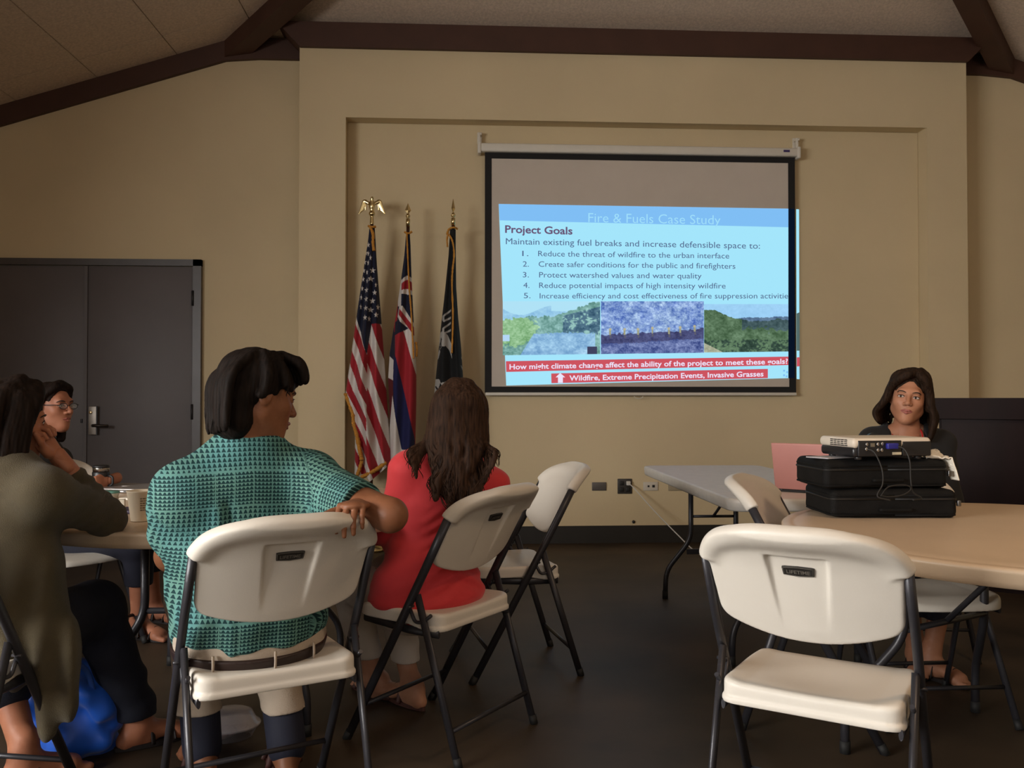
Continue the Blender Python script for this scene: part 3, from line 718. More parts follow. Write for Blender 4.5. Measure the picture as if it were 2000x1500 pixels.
# ================================================================ FLAGS
M_gold = mat('gold_fringe', (.62, .27, .035), .75, var=.25, scale=120, bump=.5, bscale=400)
M_brass = mat('polished_brass', (.72, .58, .30), .22, metal=1, var=.06)
M_pole = mat('dark_wood_pole', (.05, .018, .010), .35, var=.2, scale=20)
def FX(p): return -.675+(p-728)*.00389
def FZ(p): return 2.469-(p-440)*.00394
NAVY = (.010, .013, .034); RED = (.33, .018, .028); WHITE = (.64, .60, .57); BLK = (.007, .008, .009)
def flag(name, label, px, top, Lo, Ro, bot, paint, fringe, finial, pole_top, nf, seed, ydep=1.0):
    Y0 = 6.735; t = thing(name, label, 'flag', (FX(px), Y0, 0), 0, 'ceremonial flags on poles')
    nu, nr, nb = 110, 400, 24
    ly, lx = [p[1] for p in Lo], [p[0] for p in Lo]; ry, rx = [p[1] for p in Ro], [p[0] for p in Ro]
    u = np.linspace(0, 1, nu); b = np.interp(u, *bot)
    v = np.linspace(0, 1, nr)[:, None]; PY = top+v*(b[None]-top)
    XL = np.interp(PY, ly, lx); XR = np.interp(PY, ry, rx); PX = XL+(XR-XL)*u[None]
    tt = np.clip((PY-top)/480, 0, 1); hw = (XR-XL)*.00389/2
    fold = np.sin(2*np.pi*(nf*u[None]+.25*np.sin(PY/160+seed)))*(.25*hw+.006)*np.clip(tt*4, 0, 1)+vnoise(PX/9, PY/60, 0, seed)*.007
    dep = hw*.75*np.sqrt(np.clip(1-(2*u[None]-1)**2, 0, 1))*ydep
    VX, VY, VZ = FX(PX), Y0-dep-fold*np.sin(np.pi*u[None])**.5, FZ(PY)
    ub = np.linspace(1, 0, nb+2)[1:-1]; bb = np.interp(ub, *bot); PYb = top+v*(bb[None]-top)
    XLb = np.interp(PYb, ly, lx); XRb = np.interp(PYb, ry, rx); PXb = XLb+(XRb-XLb)*ub[None]; hb = (XRb-XLb)*.00389/2
    BX, BY, BZ = FX(PXb), Y0+hb*.6*np.sqrt(np.clip(1-(2*ub[None]-1)**2, 0, 1)), FZ(PYb)
    V = np.stack([np.concatenate([VX, BX], 1), np.concatenate([VY, BY], 1), np.concatenate([VZ, BZ], 1)], -1)
    C = np.concatenate([paint(PX, PY), paint(PXb, PYb)], 1); n = nu+nb
    i = np.arange(nr*n).reshape(nr, n); j = np.roll(i, -1, 1)
    F = np.stack([i[:-1], i[1:], j[1:], j[:-1]], -1).reshape(-1, 4)
    part_world(mesh_np('flag_cloth', V.reshape(-1, 3), F, vcol_mat('flag_fabric', rough=.75, sheen=.1), paint=C.reshape(-1, 3)), t)
    rnd = random.Random(seed)
    for P, r in fringe:
        pts = []
        for x, y in spline([(a, c, 0) for a, c in P], 10) if False else [(q[0], q[1]) for q in spline([(a, c, 0) for a, c in P], 10)]:
            xl_, xr_ = np.interp(y, ly, lx), np.interp(y, ry, rx); uu = min(max((x-xl_)/max(xr_-xl_, 1e-3), 0), 1); h_ = (xr_-xl_)*.00389/2
            pts.append((FX(x), Y0-h_*.75*math.sqrt(max(0, 1-(2*uu-1)**2))-.012, FZ(y)))
        part_world(MB().tube(pts, [r*(.8+.4*rnd.random()) for _ in pts], 8, flat=(1.5, .8)).build('gold_fringe', M_gold), t)
    part_world(MB().tube([(FX(px), Y0, .04), (FX(px), Y0, pole_top)], .013, 12).build('pole', M_pole), t)
    part_world(MB().lathe([(.001, .0), (.115, .0), (.115, .02), (.08, .04), (.04, .06), (.02, .12), (.001, .12)], (FX(px), Y0, 0)).build('floor_stand', M_brass), t)
    part_world(finial(Vector((FX(px), Y0, pole_top))).build('finial', M_brass) if not isinstance(finial(Vector((0, 0, 0))), tuple) else mesh_np('finial', *finial(Vector((FX(px), Y0, pole_top))), M_brass), t)
    return t
def spear(h, wdt):
    def f(p):
        m = MB().lathe([(.016, 0), (.016, .055), (.010, .06), (.010, .066), (.017, .074), (.018, .083), (.011, .092), (.009, .10)], p, 16)
        z0, z1, z2 = .095, .095+h*.32, .095+h; d = .008
        v = [(0, 0, z0), (wdt, 0, z1), (0, 0, z2), (-wdt, 0, z1), (0, -d, z1), (0, d, z1)]
        v = [tuple(p+Vector(q)) for q in v]
        return m.add(v, [(0, 1, 4), (1, 2, 4), (2, 3, 4), (3, 0, 4), (1, 0, 5), (2, 1, 5), (3, 2, 5), (0, 3, 5)])
    return f
def eagle(p):
    s = Sdf(np.array(p)+(-.12, -.06, -.01), np.array(p)+(.12, .06, .24), .003); q = lambda *a: np.array(p)+a
    s.cap(q(0, 0, 0), q(0, 0, .05), .015, .013, .006).ell(q(0, 0, .075), (.024, .024, .022), k=.006).cap(q(0, 0, .09), q(0, 0, .10), .012, k=.005)
    s.ell(q(0, 0, .135), (.022, .02, .038), k=.01).cap(q(0, -.004, .165), q(.003, -.010, .192), .012, .011, .01).cap(q(.004, -.012, .193), q(.012, -.026, .188), .006, .003, .004)
    for sx in (-1, 1):
        s.cap(q(sx*.015, 0, .150), q(sx*.055, .004, .172), .012, .012, .01, flat=((0, 1, 0), .6))
        for i in range(6):
            a = i/5; s.cap(q(sx*(.045+.02*a), .004, .172-.004*a), q(sx*(.05+.048*a**.6), .010, .105-.03*a), .009, .005, .004, flat=((0, 1, 0), .5))
    s.ell(q(0, .012, .10), (.015, .02, .02), k=.008)
    return s.mesh(0)
def star(P, cx, cy, r, sx=1.0, rot=0):
    return in_poly((P[0]-cx)/sx, P[1]-cy, [(r*(1 if k % 2 == 0 else .40)*math.sin(math.pi*k/5+rot), -r*(1 if k % 2 == 0 else .40)*math.cos(math.pi*k/5+rot)) for k in range(10)])
usL = [(724, 440), (721, 470), (712, 530), (703, 590), (696, 640), (688, 700), (682, 740), (678.5, 766), (691, 800), (697, 850), (696, 925)]
usR = [(733, 440), (735, 470), (738, 520), (743, 580), (748, 640), (752, 690), (757, 760), (762, 830), (768, 890), (770, 930)]
def us_paint(X, Y):
    xl = np.interp(Y, [p[1] for p in usL], [p[0] for p in usL])
    xf = 722+0*Y; xl = np.where(Y > 757, 679+0*Y, xl)
    v1 = (Y-606-1.9*(X-xl))/25.3; v2 = (Y-617-2.75*(X-xf))/46.
    v = np.where(X < xf, v1, v2); c = np.where((np.floor(v) % 2 == 0)[..., None], np.array(WHITE), np.array(RED))
    nb = np.where(X < 721, 612+(X-697)*3.4, np.where(X < 729, 694-(X-721)*7.5, 634+0*X))
    nv = Y < nb; c = np.where(nv[..., None], np.array(NAVY), c)
    for x, y, sx in [(250, 605, .8), (240, 685, .8), (235, 757, .7), (312, 757, 1), (232, 832, .6), (297, 830, 1.1), (225, 910, .5), (262, 925, .8), (330, 945, .9), (190, 990, .5), (217, 987, .4), (260, 1003, .8), (312, 1015, 1.1), (213, 1065, .35), (257, 1080, .9), (298, 1092, 1), (358, 1068, .5), (253, 1160, .9), (287, 1168, .5), (345, 1135, .8), (293, 650, .5), (197, 910, .35), (272, 537, .6), (262, 770, .4), (265, 845, .4), (272, 690, .4), (272, 612, .4), (340, 880, .4)]:
        c = np.where((star((X, Y), 660+x/4.41, 360+y/4.41, 6.0, sx) & nv)[..., None], np.array(WHITE), c)
    return c
flag('national_flag', 'furled red-white-blue stars and stripes flag on a pole with an eagle finial', 728, 446, usL, usR, ([0, .3, .45, 1], [925, 918, 932, 898]), us_paint,
     [([(721, 445), (729, 448), (736, 446)], .011), ([(726, 448), (731, 462), (731, 478), (733, 494)], .014),
      ([(680, 766), (686, 785), (694, 806), (696, 825), (703, 850), (709, 876), (713, 893)], .019), ([(713, 893), (706, 915), (700, 928)], .017), ([(714, 924), (728, 917), (742, 909), (757, 899)], .020)], eagle, 2.470, 2.5, 3)
haL = [(795, 450), (791, 500), (783, 560), (776, 610), (769, 650), (763, 690), (760, 740), (763, 800), (764, 870), (764, 945)]
haR = [(801, 450), (803, 480), (805, 540), (808, 600), (811, 660), (815, 720), (815, 780), (813, 870), (812, 945)]
def ha_paint(X, Y):
    c = np.zeros(X.shape+(3,))+np.array(NAVY)
    def pg(P, col): nonlocal c; c = np.where(in_poly(X, Y, P)[..., None], np.array(col), c)
    pg([(770, 548), (812, 530), (815, 600), (765, 620)], NAVY)
    pg([(778, 555), (797, 540), (812, 548), (812, 578), (775, 575)], WHITE); pg([(776, 563), (797, 548), (812, 556), (812, 572), (797, 566), (775, 572)], RED)
    pg([(779, 570), (786, 545), (786, 600), (779, 600)], WHITE); pg([(750, 598), (779, 585), (778, 648), (755, 655)], RED)
    pg([(782, 598), (789, 600), (815, 640), (815, 690), (779, 620)], WHITE); pg([(782, 604), (812, 642), (812, 658), (781, 616)], RED)
    pg([(750, 642), (772, 640), (773, 690), (755, 692)], NAVY); pg([(774, 630), (779, 626), (800, 642), (786, 650), (773, 655)], NAVY)
    pg([(755, 688), (774, 705), (772, 760), (755, 750)], WHITE); pg([(757, 735), (772, 742), (770, 830), (757, 800)], (.10, .01, .012))
    pg([(774, 656), (790, 648), (815, 725), (816, 880), (809, 880), (775, 700)], RED); pg([(790, 646), (803, 646), (816, 700), (816, 735)], WHITE)
    pg([(772, 690), (777, 700), (797, 790), (810, 850), (812, 960), (812, 872), (786, 874), (776, 815), (771, 760)], NAVY); pg([(770, 770), (776, 812), (788, 874), (820, 872), (820, 960), (750, 960)], WHITE)
    pg([(772, 694), (777, 700), (798, 790), (812, 852), (812, 873), (787, 873), (776, 812), (771, 750)], (.012, .014, .07)); return c
flag('state_flag', 'furled flag with small cross stripes above red, blue and white, between the other two flags', 798, 452, haL, haR, ([0, 1], [945, 945]), ha_paint,
     [([(791, 456), (799, 459), (806, 455)], .010), ([(796, 458), (798, 500), (801, 560), (805, 610), (808, 660), (810, 700)], .008), ([(814, 668), (816, 682), (815, 696)], .010)], spear(.085, .024), 2.45, 1.6, 7)
poL = [(880, 448), (877, 500), (870, 570), (862, 640), (856, 700), (850, 760), (846, 830), (845, 930)]
poR = [(891, 448), (891, 480), (892, 560), (896, 620), (902, 680), (906, 740), (906, 930)]
def po_paint(X, Y):
    c = np.zeros(X.shape+(3,))+np.array(BLK)
    def pg(P, col): nonlocal c; c = np.where(in_poly(X, Y, P)[..., None], np.array(col), c)
    def ch(y): pg([(865, y+8), (882, y-5), (882, y-1), (869, y+9), (869, y+16), (882, y+9), (882, y+13), (868, y+20), (865, y+16)], (.33, .32, .30))
    ch(610); ch(634)
    pg([(852, 655), (866, 647), (876, 655), (883, 672), (884, 700), (879, 684), (872, 676), (864, 677), (858, 700), (852, 702)], (.36, .35, .33))
    pg([(854, 664), (863, 657), (863, 676), (855, 700), (852, 690)], (.36, .35, .33))
    for a, b in (((856, 690), (864, 662)), ((856, 672), (864, 690)), ((863, 660), (862, 694)), ((855, 682), (864, 676))):
        d = np.array(b)-np.array(a); n = np.array([-d[1], d[0]])/np.linalg.norm(d)*.8; pg([tuple(a+n), tuple(b+n), tuple(b-n), tuple(a-n)], BLK)
    pg([(851, 739), (860, 740), (862, 746), (853, 772), (845, 776)], (.36, .35, .33)); pg([(862, 747), (880, 742), (870, 760)], (.36, .35, .33))
    pg([(853, 752), (858, 758), (855, 760), (851, 754)], BLK); pg([(846, 786), (850, 784), (849, 800), (845, 806)], (.33, .32, .30))
    pg([(903, 694), (906, 702), (905, 706), (902, 698)], (.33, .32, .30)); pg([(901, 712), (906, 718), (904, 722)], (.33, .32, .30)); return c
flag('black_flag', 'furled black flag with white emblem, nearest the projection screen', 886, 450, poL, poR, ([0, 1], [930, 930]), po_paint,
     [([(874, 460), (878, 450), (887, 447), (895, 449)], .010), ([(876, 458), (874, 470), (875, 484)], .008), ([(878, 460), (885, 475), (888, 500), (885, 530), (884, 560), (886, 620), (884, 690)], .009)], spear(.115, .014), 2.46, 1.4, 5)

# ================================================================ SMALL THINGS ON THE WALL
def wall_plate(name, label, x0, x1, z0, z1, m):
    t = thing(name, label, 'wall plate', ((x0+x1)/2, 6.99, z0)); part_world(MB().rbox(x0, x1, 6.980, 6.992, z0, z1, .004).build('cover_plate', m), t); return t
M_pl = mat('grey_cover_plate', (.13, .115, .105), .4, metal=.3); M_sock = mat('dark_socket', (.010, .010, .010), .5)
wall_plate('blank_wall_plate', 'small grey blank cover plate low on the wall beside the sockets', 1.038, 1.153, .414, .480, M_pl)
t = wall_plate('wall_outlet', 'dark double power outlet with a plug in it', 1.243, 1.358, .388, .507, mat('dark_cover_plate', (.055, .050, .046), .4, metal=.3))
for x in (1.276, 1.325):
    for z in (.422, .473): part_world(MB().rbox(x-.017, x+.017, 6.975, 6.984, z-.017, z+.017, .005).build('socket', M_sock), t)
t = wall_plate('network_plate', 'white network jack plate left of the rectangular table', 1.449, 1.568, .412, .481, mat('white_cover_plate', (.62, .57, .49), .4))
for x, r in ((1.490, .007), (1.530, .010)): part_world(MB().box(x-r, x+r, 6.977, 6.982, .447-r, .447+r).build('jack', M_sock), t)
wall_plate('beige_wall_plate', 'beige cover plate partly hidden by the edge of the rectangular table', 1.651, 1.766, .41, .475, mat('beige_cover_plate', (.36, .30, .2), .5))
tag(MB().lathe([(.012, 0), (.012, .014), (.006, .018), (.001, .018)], M=Matrix.Translation((1.370, 6.992, .165)) @ Matrix.Rotation(R(90), 4, 'X')).build('door_stop', M_sock), 'small round black knob on the wall just above the baseboard', 'door stop')
cord = thing('power_cord', 'thin pale power cord running from the outlet down to the floor', 'cord', (1.325, 6.97, 0))
part_world(MB().tube(spline([(1.325, 6.955, .470), (1.36, 6.92, .44), (1.50, 6.80, .27), (1.63, 6.62, .12), (1.72, 6.42, .02), (1.78, 6.1, .006), (1.86, 5.7, .006), (1.95, 5.4, .006)], 8), .0045, 7).build('cable', mat('white_cable', (.62, .60, .56), .5)), cord)
part_world(MB().rbox(1.309, 1.341, 6.945, 6.978, .457, .490, .005).build('plug', MATS['white_cable']), cord)

# ================================================================ ON THE ROUND TABLE
M_nyl = mat('black_nylon', (.0055, .0052, .0050), .75, spec=.2, var=.2, scale=40, bump=.2, bscale=500)
def case(label, c, rz, w_, d_, h_, seed):
    t = thing('laptop_case', label, 'case', (*c[:2], c[2]), rz, 'stacked black cases')
    s = Sdf((-w_/2-.03, -d_/2-.03, -.01), (w_/2+.03, d_/2+.03, h_+.02), .0045)
    s.box((0, 0, h_/2), (w_/2, d_/2, h_/2), .022, k=.004)
    s.disp(lambda x, y, z: .0022*vnoise(x*18, y*18, z*22, seed)-.004*np.exp(-((z-h_*.62)/.006)**2)*0)
    part_world(mesh_np('case_body', *s.mesh(1), M_nyl), None) if False else mesh_np('case_body', *s.mesh(1), M_nyl, t)
    def loop(z, o): return fillet([(0, -d_/2-o, z), (w_/2+o, -d_/2-o, z), (w_/2+o, d_/2+o, z), (-w_/2-o, d_/2+o, z), (-w_/2-o, -d_/2-o, z), (-.001, -d_/2-o, z)], .03)
    MB().tube(loop(h_*.66, .0005), .0035, 6).build('zip', mat('black_zip', (.008, .008, .008), .5), t)
    MB().tube(loop(h_*.78, -.0005), .003, 6).build('piping', M_nyl, t)
    MB().tube(loop(h_*.10, -.001), .003, 6).build('piping', M_nyl, t)
    MB().tube(fillet([(-.05, -d_/2-.004, h_*.30), (-.05, -d_/2-.012, h_*.30), (.05, -d_/2-.012, h_*.30), (.05, -d_/2-.004, h_*.30)], .01), .006, 6).build('carry_handle', M_nyl, t)
    MB().rbox(w_/2-.006, w_/2+.006, -d_/2-.008, -d_/2+.004, h_*.42, h_*.62, .002).build('zip_pull', mat('zip_metal', (.2, .2, .2), .35, metal=1), t)
    return t
case('black padded nylon case lying flat on the round table, lower of the two', (1.452, 3.015, .741), R(-3), .425, .27, .096, 1)
case('black padded nylon case stacked on the other one, projector on top', (1.425, 3.025, .838), R(1), .43, .26, .096, 4)
def projector():
    t = thing('projector', 'white and black video projector on top of the stacked cases', 'projector', (1.425, 2.985, .936), R(7)); t.scale = (1, 1, 1.22)
    Mw = mat('projector_white', (.74, .66, .55), .38, var=.03); Mk = mat('projector_black', (.014, .014, .016), .35)
    MB().rbox(-.142, .142, -.105, .105, .008, .036, .010).build('lower_shell', Mk, t)
    MB().rbox(-.145, .145, -.110, .110, .032, .060, .013, 4).build('upper_shell', Mw, t)
    MB().rbox(-.128, .030, -.1125, -.100, .010, .053, .003).build('port_panel', Mk, t)
    MB().rbox(.034, .140, -.1115, -.100, .010, .050, .003).build('rear_grille', Mk, t)
    Mp = mat('port_metal', (.55, .55, .55), .3, metal=1)
    MB().box(-.085, -.070, -.1145, -.112, .036, .046).build('port', Mp, t)
    for x, z in ((-.100, .030), (-.098, .043), (-.058, .043), (-.058, .027), (-.044, .027), (-.042, .044)):
        MB().lathe([(.0045, 0), (.0045, .003), (.002, .003)], M=Matrix.Translation((x, -.1125, z)) @ Matrix.Rotation(R(90), 4, 'X'), n=12).build('port', Mp, t)
    MB().rbox(-.030, .010, -.128, -.112, .030, .046, .003).build('video_plug', mat('blue_connector', (.02, .02, .22), .45), t)
    MB().box(-.005, .028, -.1135, -.112, .014, .021).build('label_strip', mat('cream_label', (.62, .56, .40), .5), t)
    for i in range(5):
        for j in range(4): MB().box(-.1462, -.144, -.072+.022*i, -.056+.022*i, .037+.005*j, .0395+.005*j).build('vent_slot', Mk, t)
    for x in (-.11, .11):
        for y in (-.08, .08): MB().lathe([(.012, 0), (.012, .01)], (x, y, 0), 12).build('foot', Mk, t)
    MB().lathe([(.03, 0), (.03, .02), (.022, .024), (.02, .012), (.001, .01)], M=Matrix.Translation((.07, .104, .036)) @ Matrix.Rotation(R(-90), 4, 'X')).build('lens', Mk, t)
    Mc = mat('dark_cable', (.012, .011, .010), .6)
    MB().tube(spline([(.002, -.122, .038), (.020, -.140, .03), (.026, -.160, .0), (.024, -.168, -.05), (.03, -.17, -.083), (.06, -.172, -.10), (.02, -.185, -.103)], 8), .0024, 6).build('video_cable', Mc, t)
    MB().tube(spline([(-.098, -.112, .030), (-.085, -.135, .022), (-.078, -.165, -.02), (-.080, -.172, -.06), (-.10, -.174, -.092), (-.06, -.185, -.103)], 8), .0024, 6).build('power_cable', Mc, t)
    MB().tube(spline([(-.09, -.176, -.092), (-.06, -.174, -.068), (0, -.174, -.064), (.02, -.174, -.075), (-.01, -.175, -.09), (-.06, -.176, -.094), (-.09, -.176, -.09)], 8), .0020, 6).build('cable_loop', Mc, t)
projector()
def napkin():
    # crumpled paper towel lying on the upper case and hanging over its right end
    nx, ny = 46, 34; u, v = np.meshgrid(np.linspace(0, 1, nx), np.linspace(0, 1, ny)); x = 1.578+.132*u; y = 2.905+.16*v-.02*u
    over = np.clip(x-1.640, 0, 1); z = .9385+.016*np.abs(vnoise(u*5, v*5, 0, 3))+.024*np.exp(-((v-.55)/.18)**2)*np.clip(u*2.5-.6, 0, 1)-np.clip(over-.006, 0, 1)*np.where(v < .5, 1.2, .55)
    x = np.where(over > .006, 1.648+.35*(over-.006)+.006*vnoise(u*4, v*6, 1, 9), x); V = np.stack([x, y, z], -1).reshape(-1, 3); i = np.arange(nx*ny).reshape(ny, nx)
    F = np.stack([i[:-1, :-1], i[:-1, 1:], i[1:, 1:], i[1:, :-1]], -1).reshape(-1, 4)
    o = tag(mesh_np('paper_napkin', V, F, mat('white_paper_towel', (.86, .81, .70), .9, bump=.3, bscale=160)), 'crumpled white paper napkin hanging over the upper black case', 'napkin')
    so = o.modifiers.new('thick', 'SOLIDIFY'); so.thickness = .003
napkin()
pp = tag(MB().rbox(-.075, .075, -.05, .05, 0, .004, .001, M=Matrix.Translation((1.285, 3.0, .9355)) @ Matrix.Rotation(R(24), 4, 'Z')).build('paper_sheets', mat('grey_white_paper', (.48, .46, .48), .8)), 'pale folded papers sticking out from under the projector', 'paper')

def pink_laptop():
    t = thing('pink_laptop', 'open pink laptop on the rectangular table, lid back towards the camera', 'laptop', (1.475, 3.67, .741), R(-40))
    Mp = mat('pink_lid', (.60, .27, .24), .45, var=.04); Ms = mat('laptop_dark', (.03, .03, .032), .5)
    MB().rbox(-.15, .15, 0, .21, 0, .014, .004).build('base', Ms, t)
    MB().rbox(-.15, .15, -.006, .004, 0, .205, .005, M=Matrix.Translation((0, -.002, .012)) @ Matrix.Rotation(R(14), 4, 'X')).build('lid', Mp, t)
    MB().rbox(-.14, .14, .0042, .006, .012, .195, .001, M=Matrix.Translation((0, -.002, .012)) @ Matrix.Rotation(R(14), 4, 'X')).build('display', Ms, t)
    MB().tube([(-.12, 0, .012), (.12, 0, .012)], .006, 8).build('hinge', Ms, t)
pink_laptop()

# ================================================================ ON THE LEFT TABLE
def cup():
    c = (-1.0436, 2.9639, 0.7410)
    t = thing('paper_cup', 'white paper cup with a small printed block on the left table', 'cup', c)
    MB().lathe([(.001, .004), (.029, .004), (.030, 0), (.0305, .002), (.0435, .094), (.0455, .096), (.0455, .099), (.0430, .099), (.042, .094), (.030, .010), (.001, .008)], n=40, cap=False).build('cup_wall', mat('cream_paper', (.78, .68, .52), .6, var=.03), t)
    MB().lathe([(.001, 0), (.0395, 0)], (0, 0, .072), 32, cap=False).build('coffee', mat('coffee', (.05, .025, .012), .2), t)
    mp = mat('brown_print', (.20, .15, .10), .7)
    for k in range(6):
        z = .036+.0075*k; r = .0306+(.0435-.0305)*(z/.094)+.0004
        for a0, a1 in ((-74, -66), (-64, -52), (-50, -44)) if k % 2 else ((-74, -62), (-60, -54), (-52, -44)):
            A_ = [R(a0+(a1-a0)*i/4) for i in range(5)]
            MB().add([(r*math.cos(a), r*math.sin(a), z) for a in A_]+[((r+.0006)*math.cos(a), (r+.0006)*math.sin(a), z+.004) for a in A_], [(i, i+1, 6+i, 5+i) for i in range(4)]).build('print_mark', mp, t)
cup()
def silver_laptop():
    c = (-1.4233, 3.9590, 0.7420)
    t = thing('silver_laptop', 'closed silver laptop lying on the left table', 'laptop', c, R(-14))
    Ms = mat('brushed_aluminium', (.42, .40, .39), .38, metal=.7, var=.04, scale=30)
    MB().rbox(-.17, .17, -.12, .12, 0, .010, .004).build('base', Ms, t); MB().rbox(-.17, .17, -.12, .12, .0105, .018, .0035).build('lid', Ms, t)
    MB().lathe([(.001, 0), (.016, 0), (.016, .0006), (.001, .0008)], (-.035, -.01, .018), 20).build('emblem', mat('pale_emblem', (.75, .73, .70), .3), t)
    for x in (.03, .075, .10): MB().box(x, x+.018, -.1205, -.119, .004, .008).build('port', M_black, t)
silver_laptop()
def thermos():
    c = (-1.5635, 3.9551, 0.7410)
    t = thing('travel_mug', 'black travel mug with steel collar held on the left table', 'mug', c)
    MB().lathe([(.001, 0), (.031, 0), (.033, .004), (.036, .078), (.034, .082)], n=32).build('mug_body', mat('black_grip', (.008, .008, .009), .45), t)
    MB().lathe([(.033, .080), (.0335, .098), (.033, .1)], n=32).build('steel_collar', mat('steel_collar', (.45, .42, .38), .22, metal=1), t)
    MB().lathe([(.035, .099), (.0355, .106), (.033, .110), (.02, .108), (.001, .107)], n=32).build('lid', M_black, t)
    MB().tube(fillet([(.033, -.01, .065), (.056, -.015, .062), (.056, -.015, .026), (.034, -.01, .022)], .015), .005, 8).build('handle', M_black, t)
thermos()
def small(name, label, cat, px, m, hx, hy, h, rz, r=.003):
    o = MB().rbox(-hx, hx, -hy, hy, 0, h, r).build(name, m); o.location = px; o.rotation_euler = (0, 0, R(rz)); return tag(o, label, cat)
small('notebook', 'dark purple notebook beside the paper cup', 'notebook', (-1.1283, 3.1889, 0.7415), mat('purple_cover', (.035, .022, .06), .5), .075, .055, .012, -6)
small('paper_pad', 'white pad of papers behind the paper cup', 'paper', (-1.2569, 3.5963, 0.7415), mat('white_paper', (.72, .66, .55), .8), .075, .05, .010, -10)
small('tissue_box', 'small white carton standing at the sweater elbow', 'carton', (-1.2413, 3.2829, 0.7415), mat('carton_white', (.66, .61, .50), .7), .028, .022, .034, 15, .002)
tb = thing('plastic_tub', 'small teal-lidded plastic tub on the left table', 'tub', (-1.3979, 3.6226, 0.7415))
MB().lathe([(.001, 0), (.030, 0), (.036, .022), (.036, .024)], n=28).build('tub_wall', mat('cloudy_plastic', (.5, .48, .42), .3), tb)
MB().lathe([(.038, .023), (.038, .028), (.034, .031), (.001, .031)], n=28).build('lid', mat('teal_lid', (.12, .30, .25), .4), tb)

# ================================================================ ON THE FLOOR
def bag():
    c = np.array((-1.2501, 2.9451, 0.1155)); x, y = c[0], c[1]
    t = thing('blue_bag', 'bright blue fabric bag on the floor under the left table', 'bag', (x, y, 0))
    s = Sdf((x-.22, y-.18, -.01), (x+.22, y+.18, .42), .006)
    s.box((x, y, .12), (.14, .09, .12), .05, k=.01).cap((x-.1, y-.02, .26), (x+.1, y, .28), .035, .04, .05).ell((x+.02, y-.06, .20), (.07, .06, .06), k=.02)
    s.disp(lambda X, Y, Z: .014*np.sin(38*X+30*Z+3.5*vnoise(X*9, Y*9, Z*9, 4))+.014*vnoise(X*18, Y*18, Z*18, 2))
    part_world(mesh_np('bag_body', *s.mesh(1), mat('bright_blue_fabric', (.010, .11, .62), .42, var=.1, scale=12, sheen=.2)), t)
    part_world(MB().tube(spline([(x-.10, y-.08, .24), (x-.09, y-.12, .32), (x, y-.12, .35), (x+.08, y-.10, .30), (x+.10, y-.08, .22)], 8), .010, 8, flat=(1, .4)).build('bag_strap', mat('dark_blue_strap', (.008, .05, .24), .6)), t)
bag()
def clamshell():
    c = np.array((-0.7771, 3.0500, 0.0000)); M = mat('clear_plastic', (.62, .58, .62), .12, alpha=.34, spec=.6); x, y = c[:2]
    t = thing('food_container', 'clear plastic clamshell food container on the floor under the man', 'container', (x, y, 0), R(20))
    MB().lathe([(.060, 0), (.066, .004), (.082, .038), (.088, .040), (.088, .043)], n=40, M=Matrix.Scale(1.15, 4, (1, 0, 0)), cap=True).build('tray', M, t)
    MB().lathe([(.090, .044), (.088, .048), (.080, .050), (.064, .086), (.050, .092), (.001, .092)], n=40, M=Matrix.Scale(1.15, 4, (1, 0, 0))).build('lid', M, t)
    s = Sdf((-.09, -.08, .0), (.09, .08, .06), .004)
    for i in range(14):
        rr = random.Random(i); s.ell((rr.uniform(-.05, .05), rr.uniform(-.045, .045), .016+rr.random()*.01), (.018, .016, .011), k=.008)
    mesh_np('leftovers', *s.mesh(1), mat('leftover_food', (.16, .09, .075), .6, var=.4, scale=60), t)
clamshell()

# ================================================================ PEOPLE
def skin_mat(name, col, col2): return mat(name, col, .5, col2=col2, scale=14, spec=.35, bump=.04, bscale=240)
def add_head(s, c, M, k=1.0, nose=1.0, ears=True):
    c = np.array(c, float); P = lambda *a: c+M @ (np.array(a)*k)
    E = lambda p, r, kk=.02, op='u': s.ell(P(*p), np.array(r)*k, M, kk*k, op)
    Cp = lambda a, b, ra, rb, kk=.02: s.cap(P(*a), P(*b), ra*k, rb*k, kk*k)
    E((0, -.014, .030), (.072, .092, .084)); E((0, .026, -.030), (.058, .064, .082), .04)
    for x in (-1, 1):
        Cp((x*.046, .004, -.060), (x*.012, .062, -.098), .020, .017, .035); E((x*.036, .062, -.024), (.020, .020, .020), .03)
    E((0, .076, -.098), (.018, .016, .015), .025); E((0, .070, -.058), (.028, .026, .026), .03)
    Cp((-.032, .080, .026), (.032, .080, .026), .011, .011, .022)
    for x in (-1, 1): E((x*.031, .103, .004), (.019, .017, .012), .014, 's')
    Cp((0, .088, .014), (0, .112*nose, -.022), .0075, .0095, .012); E((0, .1115*nose, -.026), (.0115, .010, .0095), .006)
    for x in (-1, 1):
        E((x*.0125, .101, -.030), (.008, .010, .007), .006)
        E((x*.031, .083, .003), (.0155, .008, .0095), .006)
        if ears:
            E((x*.073, -.006, -.008), (.009, .019, .031), .008); E((x*.082, -.001, -.006), (.006, .011, .018), .004, 's')
    return s
